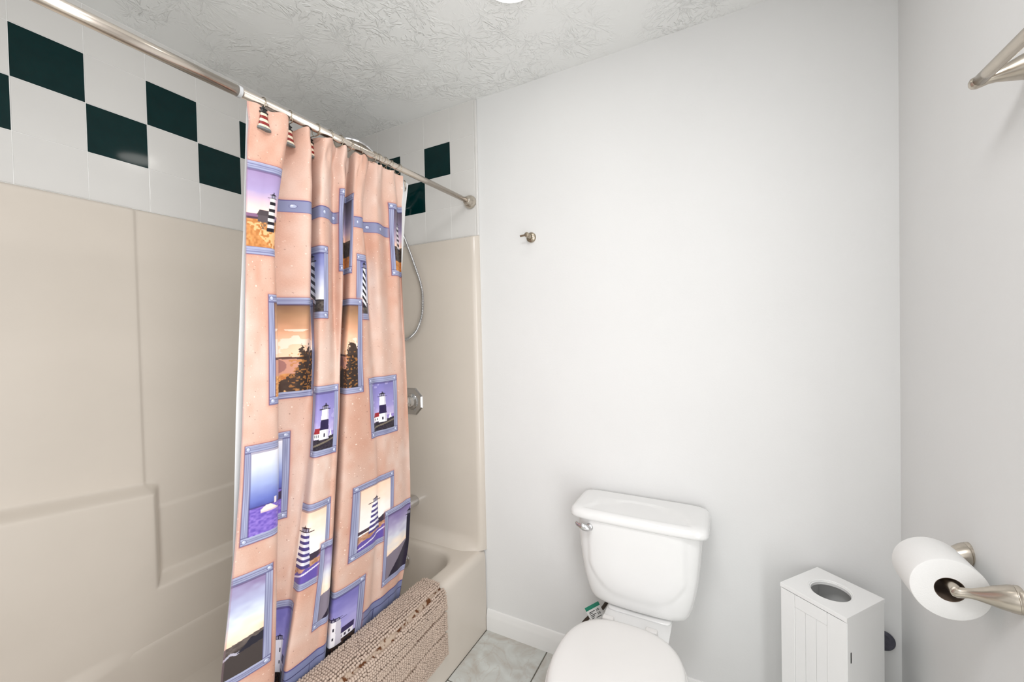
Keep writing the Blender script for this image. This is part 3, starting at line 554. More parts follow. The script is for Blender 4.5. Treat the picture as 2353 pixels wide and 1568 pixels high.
def frame(kind, u0, u1, v0, v1, pw=0.017, ph=0.019, lo=-9, hi=9):
    cl_ = (Ug > lo) & (Ug < hi)
    keep = IMG.copy()
    dx = np.maximum(np.maximum(u0 - Ug, Ug - u1), 0); dy = np.maximum(np.maximum(v0 - Vg, Vg - v1), 0)
    glow(np.hypot(dx, dy), 0.010, (192, 132, 116), .45); glow(np.hypot(dx, dy), 0.0022, (120, 72, 92), .8)
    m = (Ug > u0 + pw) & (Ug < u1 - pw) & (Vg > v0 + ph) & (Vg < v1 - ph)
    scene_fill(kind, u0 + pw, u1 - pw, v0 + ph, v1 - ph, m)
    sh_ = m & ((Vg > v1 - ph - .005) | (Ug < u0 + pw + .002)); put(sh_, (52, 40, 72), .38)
    plank(u0, u0 + pw, v0 + ph, v1 - ph, False); plank(u1 - pw, u1, v0 + ph, v1 - ph, False)
    plank(u0, u1, v1 - ph, v1, True); plank(u0, u1, v0, v0 + ph, True)
    for a in (u0 + pw * .55, u1 - pw * .55):
        for b_ in (v0 + ph * .5, v1 - ph * .5): rivet(a, b_, .0048)
    IMG[~cl_] = keep[~cl_]
# riveted band near the top and the border along the hem
bm_ = (Vg > 1.722) & (Vg < 1.757) & (Ug > .10)
glow(np.where(Ug > .10, np.maximum(np.maximum(1.722 - Vg, Vg - 1.757), 0), 1), .008, (192, 132, 116), .42)
put(bm_, (131, 134, 164)); put(bm_ & ((Vg < 1.7245) | (Vg > 1.7545)), (88, 80, 132))
for a in (.128, .205, .345, .405, .47, .62, .72, .76, .84): rivet(a, 1.7395, .005)
hm_ = (Vg < .437); glow(np.maximum(Vg - .437, 0), .008, (192, 132, 116), .42); put(hm_, (120, 126, 162)); put(hm_ & (Vg > .434), (84, 78, 130)); put(hm_ & (np.abs(Vg - .413) < .0018), (52, 48, 90))
for a in np.arange(.05, .9, .083): put(hm_ & (Vg < .413) & (np.abs(Ug - a) < .0012), (52, 48, 90))
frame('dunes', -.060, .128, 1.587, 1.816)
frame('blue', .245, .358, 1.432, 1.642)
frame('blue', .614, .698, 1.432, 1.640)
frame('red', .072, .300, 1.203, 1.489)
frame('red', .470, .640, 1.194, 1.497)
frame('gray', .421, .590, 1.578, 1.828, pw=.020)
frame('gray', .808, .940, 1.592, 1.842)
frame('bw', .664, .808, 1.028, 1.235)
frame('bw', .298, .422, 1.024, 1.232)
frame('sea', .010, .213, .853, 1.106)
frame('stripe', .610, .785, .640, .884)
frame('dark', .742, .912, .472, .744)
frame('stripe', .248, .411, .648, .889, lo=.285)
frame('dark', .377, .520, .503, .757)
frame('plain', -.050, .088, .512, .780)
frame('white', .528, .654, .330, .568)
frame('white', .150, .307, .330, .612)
put(Ug < .004, (150, 118, 130), .35)

sc_ = np.clip(IMG, 0, 255) / 255.0
linc = np.where(sc_ <= 0.04045, sc_ / 12.92, ((sc_ + 0.055) / 1.055) ** 2.4)
me = grid_mesh('shower_curtain', Pc[:, ::-1] - np.array((0.70, -0.72, 0.32)))
ca = me.color_attributes.new('print', 'FLOAT_COLOR', 'POINT')
ca.data.foreach_set('color', np.concatenate([linc[:, ::-1], np.ones((NV, NU, 1))], 2).astype(np.float32).ravel())
cm = bpy.data.materials.new('printed_cloth'); cm.use_nodes = True; nt = cm.node_tree; b = nt.nodes['Principled BSDF']
at = nt.nodes.new('ShaderNodeAttribute'); at.attribute_name = 'print'; nt.links.new(at.outputs['Color'], b.inputs['Base Color'])
b.inputs['Roughness'].default_value = 0.55; b.inputs['Specular IOR Level'].default_value = 0.25; b.inputs['Sheen Weight'].default_value = 0.1
nzn = nt.nodes.new('ShaderNodeTexNoise'); nzn.inputs['Scale'].default_value = 700; bpn = nt.nodes.new('ShaderNodeBump'); bpn.inputs['Strength'].default_value = .12; bpn.inputs['Distance'].default_value = .001
nt.links.new(nzn.outputs['Fac'], bpn.inputs['Height']); nt.links.new(bpn.outputs[0], b.inputs['Normal'])
tag(link('shower_curtain', me, cm, None, loc=(0.70, -0.72, 0.32)), 'peach shower curtain printed with lighthouse pictures in blue frames, hanging in folds', 'curtain')

# white liner behind it
LZ = [1.953, 1.656, 1.463, 1.190, .968, .801, .587, .32]; LL = [-.9913, -.9982, -1.0053, -1.0155, -1.0196, -1.0237, -1.0442, -1.062]
LZ2 = [1.974, 1.858, 1.627, 1.33, .99, .468, .32]; LRr = [-.3882, -.4042, -.4169, -.4333, -.4225, -.431, -.45]
nvl, nul = 160, 260
lv = np.linspace(.32, 1.955, nvl); lt = np.linspace(0, 1, nul)
yl = np.interp(lv, LZ[::-1], LL[::-1]); yr = np.interp(lv, LZ2[::-1], LRr[::-1])
LY = yl[:, None] + (yr - yl)[:, None] * lt[None, :]
LX = (0.768 - 0.092 * (1.95 - lv) / 1.55)[:, None] - 0.020 - 0.055 * ss(.05, .15, lt)[None, :] + 0.045 * ss(.88, .95, lt)[None, :] + (0.006 * np.sin(lt * 42) * ss(.06, .15, lt))[None, :]
Pl = np.stack([LX, LY, np.repeat(lv[:, None], nul, 1)], 2)
tag(link('shower_liner', grid_mesh('shower_liner', Pl[:, ::-1] - np.array((0.70, -0.72, 0.32))), MT['liner'], None, loc=(0.70, -0.72, 0.32)), 'plain white liner showing along both edges of the peach curtain', 'curtain liner')

# ------------------------------------------------------------------ curtain hooks with lighthouse charms
hy = [-.964, -.8937, -.8086, -.7668, -.7302, -.6931, -.6557, -.5976, -.5727, -.547, -.5203, -.4798]
def cloth_x(y, z, rad):
    i = np.searchsorted(vv, z); r_ = Pc[i]; m_ = np.abs(r_[:, 1] - y) < rad; return float(r_[m_, 0].max()) if m_.any() else .77
HL = ['curtain hook with red striped lighthouse charm nearest the curtain left edge', 'second curtain hook from the left, lighthouse charm half hidden by a pleat', 'third curtain hook from the left, striped lighthouse charm hanging in a fold']
charm_y = {0: -.968, 1: -.8850, 2: -.8080}
ORD = ['fourth', 'fifth', 'sixth', 'seventh', 'eighth', 'ninth', 'tenth', 'eleventh']
for i, y in enumerate(hy):
    p = rodp(y) + Vector((0.768, 0, 1.985))
    h = empty('curtain_hook', (p.x, p.y, p.z))
    if i < 3: tag(h, HL[i], 'curtain hook', 'lighthouse curtain hooks on the rod')
    else: tag(h, ORD[i - 3] + ' curtain hook from the left, thin bare wire ring above the peach pleats' if i < 11 else 'last curtain hook on the right, bare wire ring near the liner corner', 'curtain hook', 'lighthouse curtain hooks on the rod')
    torus('wire_ring', (0, 0, -0.0045), (random.uniform(-.12, .12), 1, random.uniform(-.25, .25)), 0.0178, 0.0012, MT['nickel2'], h, 28, 6)
    if i in charm_y:
        cy = charm_y[i] - p.y; cx = cloth_x(charm_y[i], 1.925, .004) + 0.004 - p.x
        if i == 0: cx = cloth_x(charm_y[i], 1.93, .014) + 0.003 - p.x
        def ln(name, prof, m, par, n=16):
            loops = [[Vector((cx + .42 * r_ * math.cos(2 * math.pi * k / n), cy + r_ * math.sin(2 * math.pi * k / n), z_)) for k in range(n)] for z_, r_ in prof]
            return loft(name, loops, m, par, sh=35)
        z0 = -0.072
        R_ = lambda z_: 0.0155 - 0.0075 * ((z_ - z0) / 0.038) ** .75 if z_ > z0 else .0155
        ln('charm_base', [(z0 - .004, .0165), (z0 - .003, .0175), (z0 + .001, .0170), (z0 + .002, .015)], MT['stone'], h)
        tw = ln('charm_tower', [(z0, R_(z0 + 1e-6)), (z0 + .010, R_(z0 + .010)), (z0 + .02, R_(z0 + .02)), (z0 + .03, R_(z0 + .03)), (z0 + .038, R_(z0 + .038))], MT['cream'], h)
        for a, b_ in ((.0075, .0150), (.0225, .0305)):
            ln('red_stripe', [(z0 + a, R_(z0 + a)), (z0 + a, R_(z0 + a) + .0006), (z0 + b_, R_(z0 + b_) + .0006), (z0 + b_, R_(z0 + b_))], MT['red'], tw)
        ln('charm_lantern', [(z0 + .037, .0085), (z0 + .038, .0112), (z0 + .040, .0112), (z0 + .041, .007), (z0 + .047, .007), (z0 + .0475, .0098), (z0 + .049, .0098), (z0 + .0505, .0055), (z0 + .056, .0015)], MT['black'], h)
        if i == 0: 
            pass
        tube('charm_wire', [(0.0165, 0, -0.012), (0.012, cy * .5, -0.02), (cx, cy, z0 + .054)], .0012, MT['nickel2'], h, n=6, sub=4)
hk = tag(empty('liner_ring', (0.745, -0.424, 1.936)), 'loose wire ring hanging beside the white liner corner at the curtain end', 'ring')
torus('wire_ring', (0, 0, 0), (0.55, .75, .1), 0.0185, 0.0013, MT['nickel2'], hk, 28, 6)
torus('wire_ring', (0.002, -0.002, 0.002), (0.75, .6, .1), 0.0165, 0.0012, MT['nickel2'], hk, 28, 6)

# ------------------------------------------------------------------ bath mat draped over the tub rim
rug = tag(empty('bath_mat', (0.80, -0.72, 0.10)), 'beige chenille bath mat draped over the front rim of the bathtub', 'bath mat')
RO = np.array((-0.80, 0.72, -0.10))
# profile of the backing (x, z) from inside the tub, over the rim, down the apron
pr = [(0.708, 0.3780), (0.714, 0.3825), (0.724, 0.3845), (0.745, 0.3845), (0.768, 0.3840), (0.783, 0.3815), (0.795, 0.375), (0.803, 0.365), (0.8075, 0.352), (0.8085, 0.33), (0.8085, 0.115)]
PS = [0.0]
for a, b_ in zip(pr[:-1], pr[1:]): PS.append(PS[-1] + math.hypot(b_[0] - a[0], b_[1] - a[1]))
PS = np.array(PS); prx = np.array([p[0] for p in pr]); prz = np.array([p[1] for p in pr])
def rug_at(s): return np.interp(s, PS, prx), np.interp(s, PS, prz)
def rug_n(s):
    x0, z0 = rug_at(np.clip(s - .008, 0, PS[-1])); x1, z1 = rug_at(np.clip(s + .008, 0, PS[-1])); dx, dz = x1 - x0, z1 - z0; L_ = np.hypot(dx, dz)
    return -dz / L_, dx / L_
RY1, RY0 = -0.338, -1.22
s_ = np.linspace(0, PS[-1], 90); yv = np.linspace(RY0, RY1, 60)
gx, gz = rug_at(s_)
def mat_mesh():
    A = np.stack([np.repeat(gx[:, None], 60, 1), np.repeat(yv[None, :], 90, 0), np.repeat(gz[:, None], 60, 1)], 2) + RO
    nx, nz_ = rug_n(s_); B = A.copy(); B[..., 0] -= nx[:, None] * -0.004; B[..., 2] += nz_[:, None] * 0.004
    return B
bk = link('backing', grid_mesh('backing', mat_mesh()), MT['backing'], rug)
sol = bk.modifiers.new('thickness', 'SOLIDIFY'); sol.thickness = 0.004; sol.offset = 0
# chenille bobbles: one template repeated in rows, joined into one part
def capsule(nsd=7):
    V = []; F = []; lv = [(0.0, .6), (0.40, .82), (0.68, 1.0), (0.90, .74), (1.0, 0.0)]
    for h, r in lv[:-1]:
        for k in range(nsd): V.append((r * math.cos(2 * math.pi * k / nsd), r * math.sin(2 * math.pi * k / nsd), h))
    V.append((0, 0, 1.0))
    for i in range(len(lv) - 2):
        for k in range(nsd):
            a = i * nsd + k; b_ = i * nsd + (k + 1) % nsd; F.append((a, b_, b_ + nsd)); F.append((a, b_ + nsd, a + nsd))
    t = (len(lv) - 2) * nsd
    for k in range(nsd): F.append((t + k, t + (k + 1) % nsd, len(V) - 1))
    return np.array(V), np.array(F)
CV, CF = capsule()
pitch = 0.0088; creases = [0.091, 0.178, 0.258]
srow = []; s = 0.002
while s < PS[-1] - .003:
    srow.append(s); s += 0.0082
allV = []; cnt = 0
for ri, s0 in enumerate(srow):
    y = RY0
    while y < RY1:
        yj = y + RNG.normal(0, .0004)
        sj = s0 + RNG.normal(0, .0004) + 0.004 * math.sin(yj * 9 + 1.0) * (s0 > .145)
        ln_ = 0.0150 + RNG.normal(0, .0008); tl = RNG.normal(0, .05) + .10; ty = RNG.normal(0, .05)
        skip = False
        for ci, c in enumerate(creases):
            wob = c + 0.006 * math.sin(yj * (7 + 3 * ci) + ci * 2)
            d = sj - wob; dens = (0.0040, 0.0024, 0.0020)[ci] * (0.55 + 0.75 * math.sin(yj * 17 + ci * 2.1) ** 2)
            if abs(d) < dens: skip = True
            elif abs(d) < .016: tl += math.copysign(.55 * (1 - abs(d) / .016), d)
        y += pitch
        if skip: continue
        sj = min(max(sj, 0.001), PS[-1] - .001)
        x0, z0 = rug_at(sj); nx, nz_ = rug_n(sj); n_ = np.array((-nx * -1.0, 0, nz_)); n_ = np.array((nx * -1 * -1, 0, nz_))
        n_ = np.array((-(-nx), 0.0, nz_))
        tg = np.array((nz_, 0.0, -nx)); yax = np.array((0, 1.0, 0))
        d_ = n_ + tg * tl + yax * ty
        if yj > RY1 - .012: d_ = d_ + yax * .5
        d_ /= np.linalg.norm(d_)
        a_ = np.cross(d_, yax); a_ /= np.linalg.norm(a_); b2 = np.cross(d_, a_); r_ = 0.0046 + RNG.normal(0, .00025)
        base = np.array((x0, yj, z0)) + n_ * .003
        allV.append(base + CV[:, :1] * r_ * a_ + CV[:, 1:2] * r_ * b2 + CV[:, 2:3] * ln_ * d_); cnt += 1
nV = len(CV); AV = np.concatenate(allV) + RO
AF = (CF[None] + (np.arange(cnt) * nV)[:, None, None]).reshape(-1, 3).astype(np.int32)
me = bpy.data.meshes.new('chenille_pile'); me.vertices.add(len(AV)); me.vertices.foreach_set('co', AV.astype(np.float32).ravel())
me.loops.add(AF.size); me.loops.foreach_set('vertex_index', AF.ravel()); me.polygons.add(len(AF)); me.polygons.foreach_set('loop_start', np.arange(0, AF.size, 3, dtype=np.int32))
me.polygons.foreach_set('use_smooth', np.ones(len(AF), bool)); me.update(calc_edges=True)
pl = link('chenille_pile', me, MT['pile'], rug); pl['kind'] = 'stuff'

# ------------------------------------------------------------------ toilet
TX = 1.517
to = tag(empty('toilet', (TX, -0.35, 0)), 'white two-piece toilet with closed lid against the back wall', 'toilet')
TO = Vector((-TX, 0.35, 0))
def sup(cx, hw, y0, y1, z, ex=5.0, n=72, bow=0.0, bz=None):
    cy, hy_ = (y0 + y1) / 2, abs(y1 - y0) / 2; P = []
    for k in range(n):
        a = 2 * math.pi * k / n; c, s = math.cos(a), math.sin(a)
        x = math.copysign(abs(c) ** (2 / ex), c); y = math.copysign(abs(s) ** (2 / ex), s)
        yy_ = cy + hy_ * y - (bow * (1 - x * x) if y < 0 else 0) * abs(y)
        P.append(Vector((cx + hw * x, yy_, z)) + TO)
    return P
# tank: tapered, rounded bottom, front panel slightly raised
prof = [(.406, .120, -.052, -.150), (.407, .142, -.045, -.170), (.411, .154, -.038, -.180), (.420, .1625, -.033, -.186), (.435, .170, -.030, -.190), (.46, .178, -.029, -.193), (.50, .1875, -.028, -.196), (.55, .196, -.027, -.198), (.61, .2025, -.026, -.199), (.67, .2075, -.026, -.200), (.716, .210, -.026, -.200)]
loops = []
zs_ = np.concatenate([np.array([.406, .407, .409, .412, .416, .421, .427, .434]), np.linspace(.442, .716, 36)])
pz = np.array([p[0] for p in prof])
for z in zs_:
    hw, yb, yf = [float(np.interp(z, pz, [p[k] for p in prof])) for k in (1, 2, 3)]
    L_ = sup(TX, hw, yf, yb, z, 6.0, 112, bow=.010)
    for p in L_:
        if p.y - TO.y < -0.15:
            dx = abs(p.x); bottom = .455 + .22 * max(0, dx / .21) ** 3.2
            inside = float(ss(.168, .150, dx + .0) * ss(bottom - .008, bottom + .014, z))
            p.y -= 0.0045 * inside
    loops.append(L_)
loft('tank', loops, MT['porc'], to)
# tank lid with an elliptical raised field on top
loops = []
for z, hw, yf, yb in ((.709, .216, -.204, -.016), (.7095, .222, -.210, -.012), (.713, .2275, -.2155, -.010), (.720, .2295, -.217, -.010), (.730, .2285, -.216, -.010), (.738, .225, -.212, -.011), (.743, .218, -.205, -.014), (.7455, .208, -.196, -.020)):
    loops.append(sup(TX, hw, yf, yb, z, 9.0, 112, bow=.006))
for f in np.linspace(.93, .02, 26):
    L_ = sup(TX, .208 * f, -.108 - .088 * f, -.108 + .088 * f, .746, 9.0, 112, bow=.006 * f)
    for p in L_:
        q_ = math.hypot(p.x / .172, (p.y - TO.y + .212) / .135); p.z += -0.0045 * float(ss(1.04, .96, q_))
    loops.append(L_)
loft('tank_lid', loops, MT['porc'], to)
# flush lever
lv_ = empty('flush_lever', (0, 0, 0)); lv_.parent = to; lv_.location = Vector((1.360, -.206, .685)) + TO
lathe('lever_base', (0.004, 0.006, -.004), (0, -1, 0), [(0, .014), (.006, .014), (.010, .011), (.013, .006)], MT['chrome'], lv_, n=24)
loops = []
for k in range(13):
    t = k / 12; x = .012 - .058 * t; rz_ = (.0050 + .0078 * math.sin(min(1, t * 1.25 + .08) * math.pi * .86)) if t < .98 else .002; ry_ = rz_ * .62
    c = Vector((x, -.012 - .007 * math.sin(t * math.pi), -.004 + .012 * t))
    loops.append([c + Vector((0, ry_ * math.cos(2 * math.pi * j / 16), rz_ * math.sin(2 * math.pi * j / 16))) for j in range(16)])
loft('lever_handle', loops, MT['chrome'], lv_)
# bowl, seat, lid
def egg(z, g, back=-.288, front=-.735, hw=.177, cx=TX, n=80):
    P = []
    ym = -.49
    for k in range(n):
        a = 2 * math.pi * k / n; c, s = math.cos(a), math.sin(a)
        if s >= 0: y = ym + (back + g - ym) * abs(s) ** (2 / 2.6); x = (hw + g) * math.copysign(abs(c) ** (2 / 2.6), c)
        else: y = ym - (ym - front + g) * abs(s); x = (hw + g) * c
        P.append(Vector((cx + x, y, z)) + TO)
    return P
bw = [egg(0.0, -.055, back=-.16, front=-.60, hw=.165), egg(.02, -.058, back=-.16, front=-.60, hw=.165), egg(.10, -.075, back=-.18, front=-.58, hw=.165), egg(.18, -.070, back=-.20, front=-.60), egg(.26, -.040, back=-.22, front=-.66), egg(.32, -.012, back=-.25), egg(.37, .004, back=-.262), egg(.388, .006, back=-.262), egg(.394, .002, back=-.266), egg(.396, -.02, back=-.27)]
loft('bowl', bw, MT['porc'], to)
dk_ = []
for z, hw, y0, y1 in ((.30, .085, -.30, -.05), (.36, .100, -.30, -.04), (.39, .107, -.31, -.035), (.397, .1075, -.31, -.035), (.399, .105, -.308, -.037)):
    dk_.append(sup(TX + .006, hw, y0, y1, z, 12, 64))
loft('bowl_deck', dk_, MT['porc'], to, sh=50)
loft('tank_shelf', [sup(TX + .006, .1065, -.20, -.04, .3985, 10, 48), sup(TX + .006, .1055, -.192, -.04, .402, 10, 48), sup(TX + .006, .105, -.175, -.04, .4055, 10, 48)], MT['porc'], to)
loft('seat', [egg(.398, .001), egg(.399, .007), egg(.408, .009), egg(.416, .006), egg(.417, -.01)], MT['seat'], to)
ld = [egg(.4185, -.006), egg(.419, .0), egg(.424, .0025), egg(.430, .001), egg(.4345, -.005), egg(.437, -.014)]
for f in (.03, .05, .08, .11, .14, .165): ld.append(egg(.437 + .004 * f / .165, -f))
loft('seat_lid', ld, MT['seat'], to)
for hx in (1.440, 1.578):
    box('hinge', hx - .019 - TX, hx + .019 - TX, -.276 + .35, -.254 + .35, .398, .420, MT['seat'], to, .005, 3)

# water supply hose with paper tag
ws = tag(empty('supply_hose', (1.37, -0.10, 0.30)), 'dark braided water supply hose with a printed tag behind the toilet', 'water hose')
tube('hose', [(-.075, .094, -.12), (-.085, .03, -.11), (-.075, -.005, -.06), (-.045, 0.0, -.02), (0.0, .0, .02), (.028, .0, .07), (.03, .0, .107)], .0065, MT['hose'], ws, n=12)
lathe('wall_valve', (-.075, .098, -.12), (0, -1, 0), [(0, .02), (.006, .02), (.01, .009), (.04, .009)], MT['chrome'], ws, n=20)
# tag: curved sheet facing the viewer
tgc = Vector((-.022, -.004, .010)); tx_ = Vector((.80, .28, .53)).normalized(); tn = Vector((.25, -.90, .30)); tn = (tn - tx_ * tn.dot(tx_)).normalized(); ty_ = tn.cross(tx_)
if ty_.z < 0: ty_ = -ty_
def tag_pt(a, b_, h=0.0): return tgc + tx_ * a + ty_ * (b_ - 6.0 * 0 ) + tn * (h + .011 - 5.0 * b_ * b_)
def tag_strip(name, a0, a1, b0, b1, h, m, par, nb=8):
    V = []; F = []
    for sgn in (0, 1):
        for i in range(nb + 1):
            b_ = b0 + (b1 - b0) * i / nb
            V += [tag_pt(a0, b_, h - .0008 * sgn), tag_pt(a1, b_, h - .0008 * sgn)]
    n2 = 2 * (nb + 1)
    for i in range(nb):
        a = 2 * i; F += [(a, a + 1, a + 3, a + 2), (n2 + a, n2 + a + 2, n2 + a + 3, n2 + a + 1)]
        F += [(a, a + 2, n2 + a + 2, n2 + a), (a + 1, n2 + a + 1, n2 + a + 3, a + 3)]
    F += [(0, n2, n2 + 1, 1), (2 * nb, 2 * nb + 1, n2 + 2 * nb + 1, n2 + 2 * nb)]
    return link(name, mesh_pd(name, V, F), m, par)
tgp = tag_strip('paper_tag', -.030, .030, -.028, .026, 0, MT['label'], ws)
tag_strip('green_stripe', -.030, .030, .014, .0262, .0006, MT['green'], tgp)
def text_mesh(body, size, m, par, org, name='lettering'):
    cu_ = bpy.data.curves.new(name, 'FONT'); cu_.body = body; cu_.size = size; cu_.extrude = 0.0002
    tmp = bpy.data.objects.new('tmp_text', cu_); COL.objects.link(tmp); dg = bpy.context.evaluated_depsgraph_get(); dg.update()
    me_ = bpy.data.meshes.new_from_object(tmp.evaluated_get(dg)); bpy.data.objects.remove(tmp, do_unlink=True)
    for v_ in me_.vertices:
        a, b_, c = v_.co; p = tag_pt(org[0] + a, org[1] + b_, .0008 + c); v_.co = p
    me_.name = name; me_.materials.clear(); return link(name, me_, m, par)
text_mesh('3/8', .0105, MT['ink'], tgp, (.006, .001)); text_mesh('3/8', .0105, MT['ink'], tgp, (.006, -.011))
for b_, a0, a1 in ((.006, -.022, .002), (.0015, -.022, -.008), (-.0045, -.022, .003), (-.0095, -.022, -.006), (-.015, -.022, -.012), (-.018, -.004, .018)):
    tag_strip('printed_line', a0, a1, b_ - .0010, b_ + .0010, .0007, MT['ink'], tgp, 2)

# ------------------------------------------------------------------ tall white storage box in the corner
cw, cd_, ch = .1712, .180, .610
cab = tag(empty('storage_cabinet', (2.0600, -.1415, 0), math.radians(-38.7)), 'slim white wooden paper storage box with round top opening in the corner', 'cabinet')
hx, hy2 = cw / 2, cd_ / 2; t = .009; zt = ch - .012
box('side_panel', -hx, -hx + t, -hy2 + .012, hy2, 0, zt, MT['white'], cab, .0006, 1)
box('side_panel', hx - t, hx, -hy2 + .002, hy2, 0, zt, MT['white'], cab, .0006, 1)
box('back_panel', -hx + t, hx - t, hy2 - t, hy2, 0, zt, MT['white'], cab, .0006, 1)
box('bottom_panel', -hx + t, hx - t, -hy2 + .012, hy2 - t, .03, .04, MT['white'], cab)
box('shelf', -hx + t, hx - t, -hy2 + .012, hy2 - t, .405, .412, MT['white'], cab)
dr = empty('front_door', (0, 0, 0)); dr.parent = cab
f0, f1 = -hy2, -hy2 + .0115; zd = zt - .003
sl, sr, tr = .039, .047, .036
box('stile', -hx, -hx + sl, f0, f1, .012, zd, MT['white'], dr, .0008, 1)
box('stile', hx - sr, hx - .001, f0, f1, .012, zd, MT['white'], dr, .0008, 1)
box('rail', -hx + sl + .0006, hx - sr - .0006, f0, f1, zd - tr, zd, MT['white'], dr, .0008, 1)
box('rail', -hx + sl + .0006, hx - sr - .0006, f0, f1, .012, .065, MT['white'], dr, .0008, 1)
pw_ = (cw - sl - sr) / 3
for k in range(3):
    a = -hx + sl + k * pw_; box('plank', a + .0003, a + pw_ - .0003, f0 + .0018, f1, .065, zd - tr, MT['white'], dr, .0007, 1)
me_ = rrect(-.0022, .0022, -.0145, .0145, 0, .0018, 4, 2)
sl_o = loft('magnet_slot', [[Vector((hx + .0004, -hy2 + .018 + p.x, .498 + p.y)) for p in me_], [Vector((hx - .002, -hy2 + .018 + p.x, .498 + p.y)) for p in me_]], MT['dark'], cab, smooth=False)
# lid plate with stepped round opening
n = 72
def rect_at(a, hx_, hy_):
    c, s = math.cos(a), math.sin(a); k = 1 / max(abs(c) / hx_, abs(s) / hy_); return (k * c, k * s)
angs = sorted(set([2 * math.pi * k / n for k in range(n)] + [math.atan2(sy * (hy2 + .001), sx * (hx + .001)) % (2 * math.pi) for sx in (1, -1) for sy in (1, -1)]))
def el(a, ra_, rb_, z): return Vector((ra_ * math.cos(a), rb_ * math.sin(a), z))
ax_, bx_ = .0500, .0532
lo_ = [[el(a, ax_ - .004, bx_ - .004, ch - .012) for a in angs], [el(a, ax_ - .004, bx_ - .004, ch - .0045) for a in angs], [el(a, ax_ - .0015, bx_ - .0015, ch - .004) for a in angs], [el(a, ax_ - .001, bx_ - .001, ch - .0018) for a in angs], [el(a, ax_ + .002, bx_ + .002, ch - .0012) for a in angs], [el(a, ax_ + .003, bx_ + .003, ch) for a in angs],
       [Vector((*rect_at(a, hx + .0005, hy2 + .0005), ch)) for a in angs], [Vector((*rect_at(a, hx + .001, hy2 + .001), ch - .0006)) for a in angs], [Vector((*rect_at(a, hx + .001, hy2 + .001), ch - .012)) for a in angs], [el(a, ax_ - .004, bx_ - .004, ch - .012) for a in angs]]
loft('lid', lo_, MT['white'], cab, cap0=False, cap1=False, sh=30)

def roll(name, label, loc, axis, r, L_, ri=.021):
    o = tag(empty(name, loc), label, 'toilet paper'); ax = Vector(axis)
    P = [(-L_ / 2, ri + .001), (-L_ / 2, r - .003), (-L_ / 2 + .0012, r - .0008), (-L_ / 2 + .004, r), (L_ / 2 - .004, r), (L_ / 2 - .0012, r - .0008), (L_ / 2, r - .003), (L_ / 2, ri + .001)]
    loops = [ring_pts(ax * h, ax, rr_, 64) for h, rr_ in P]
    loft('paper', loops, MT['paper'], o, cap0=False, cap1=False, sh=40)
    loft('cardboard_core', [ring_pts(ax * h, ax, rr_, 40) for h, rr_ in ((-L_ / 2 + .0005, ri), (-L_ / 2 + .0005, ri + .0012), (L_ / 2 - .0005, ri + .0012), (L_ / 2 - .0005, ri), (-L_ / 2 + .0005, ri))], MT['card'], o, cap0=False, cap1=False, sh=40)
    return o
roll('toilet_paper_roll', 'spare paper roll standing inside the white storage box', (2.060, -.1415, .412 + .0505), (0, 0, 1), .054, .10)

# ------------------------------------------------------------------ toilet paper holder and roll on the right wall
RXc, RZc = 2.1815, .8565
roll('toilet_paper_roll', 'white toilet paper roll hanging on the nickel wall holder', (RXc, -.4515, RZc - .0045), (0, 1, 0), .0600, .099, .0225)
ph_ = tag(empty('paper_holder', (XR, -.462, .876)), 'brushed nickel toilet paper holder with two flared posts on the right wall', 'paper holder')
PO = Vector((-XR, .462, -.876))
def flared(name, base, tip, par, rb_=.0235, m=MT['nickel']):
    base, tip = Vector(base), Vector(tip); d = tip - base; L_ = d.length; d.normalize()
    sec = [(0, rb_), (.004, rb_), (.0046, rb_ * .96), (.0056, rb_ * .96), (.0062, rb_), (.012, rb_ * .97), (L_ * .35, rb_ * .80), (L_ * .55, rb_ * .58), (L_ * .72, rb_ * .41), (L_ * .84, rb_ * .37), (L_ * .93, rb_ * .41), (L_ + .002, rb_ * .44), (L_ + .008, rb_ * .36), (L_ + .011, rb_ * .16)]
    loops = []
    for h, r in sec:
        ax = Vector((-1, 0, 0)).lerp(d, min(1, h / .02)).normalized(); loops.append(ring_pts(base + d * h, ax, r, 28))
    return loft(name, loops, m, par, sh=50)
flared('post', (0, -.546 + .462, .004), Vector((RXc + .006, -.513, RZc)) + PO, ph_)
flared('post', (0, -.378 + .462, .004), Vector((RXc + .006, -.395, RZc)) + PO, ph_)
tube('spindle', [Vector((RXc + .004, -.516, RZc + .002)) + PO, Vector((RXc + .002, -.50, RZc + .004)) + PO, Vector((RXc, -.47, RZc + .006)) + PO, Vector((RXc, -.42, RZc + .006)) + PO, Vector((RXc + .002, -.393, RZc)) + PO], [.0095, .0105, .0095, .0095, .0095], MT['nickel'], ph_, n=20)

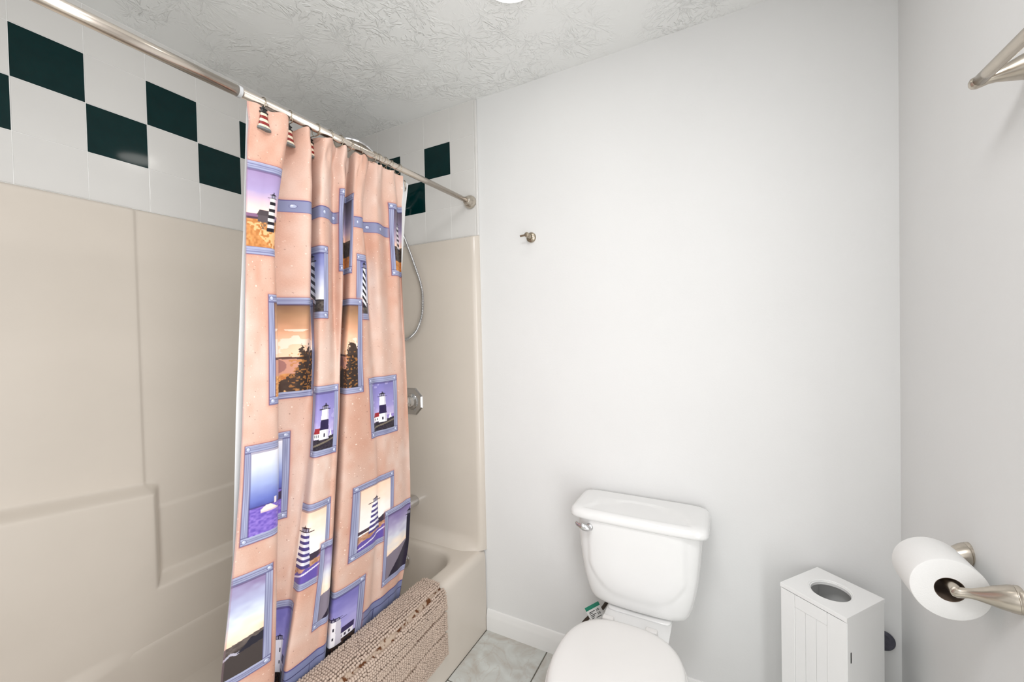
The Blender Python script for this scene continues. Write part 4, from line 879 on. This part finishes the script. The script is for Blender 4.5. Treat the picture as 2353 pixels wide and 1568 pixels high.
# towel bar
tb = tag(empty('towel_bar', (XR, -.80, 1.795)), 'brushed nickel towel bar high on the right wall, partly out of view', 'towel bar')
TB = Vector((-XR, .80, -1.795))
for yb_ in (-.585, -1.20):
    flared('post', Vector((XR, yb_ - (.02 if yb_ > -.8 else -.02), 1.797)) + TB, Vector((2.188, yb_, 1.792)) + TB, tb, .024)
tube('bar', [Vector((2.189, -.592, 1.7925)) + TB, Vector((2.189, -.89, 1.7925)) + TB, Vector((2.189, -1.195, 1.7925)) + TB], .0098, MT['nickel'], tb, n=24)

# robe hook on the back wall
rh = tag(empty('robe_hook', (1.0665, 0, 1.7865)), 'small brushed nickel robe hook on the back wall above the toilet', 'hook')
lathe('back_plate', (0, 0, 0), (0, -1, 0), [(0, .0215), (.007, .0215), (.010, .019), (.012, .012), (.013, .0105)], MT['nickel2'], rh, n=32)
tube('peg', [(0, -.010, 0), (0, -.025, .001), (-.001, -.040, .003)], [.0108, .0092, .0085], MT['nickel2'], rh, n=20)
lathe('knob', (-.001, -.038, .003), (0, -1, .05), [(0, .0085), (.003, .0105), (.009, .0110), (.013, .009), (.0145, .004)], MT['nickel2'], rh, n=20)
tube('cross_pin', [(-.004, -.044, .003), (-.018, -.044, .0025), (-.032, -.044, .002)], [.0048, .0046, .0048], MT['nickel2'], rh, n=12)

# wall bumper
bmp = tag(empty('wall_bumper', (2.2125, 0, .4185)), 'round dark grey rubber door bumper low on the back wall behind the cabinet', 'door stop')
lathe('bumper_cap', (0, 0, 0), (0, -1, 0), [(0, .0275), (.005, .0285), (.010, .0270), (.013, .0230), (.0125, .016), (.011, .006), (.0108, .001)], MT['rubber'], bmp, n=40)

# ------------------------------------------------------------------ ceiling light just at the top edge of the view
cl_ = tag(empty('ceiling_light', (1.237, -.488, ZC)), 'small round glowing ceiling light at the top edge of the picture', 'ceiling light')
lathe('trim_ring', (0, 0, 0), (0, 0, -1), [(0, .090), (.004, .090), (.008, .088), (.010, .085), (.009, .084)], MT['white'], cl_, n=48)
em = bpy.data.materials.new('lit_diffuser'); em.use_nodes = True; nt = em.node_tree; nt.nodes.remove(nt.nodes['Principled BSDF'])
en = nt.nodes.new('ShaderNodeEmission'); en.inputs[0].default_value = (1, .97, .92, 1); en.inputs[1].default_value = 7
nt.links.new(en.outputs[0], nt.nodes['Material Output'].inputs[0])
lathe('diffuser', (0, 0, 0), (0, 0, -1), [(.006, .084), (.012, .080), (.018, .06), (.021, .03), (.022, .001)], em, cl_, n=48)
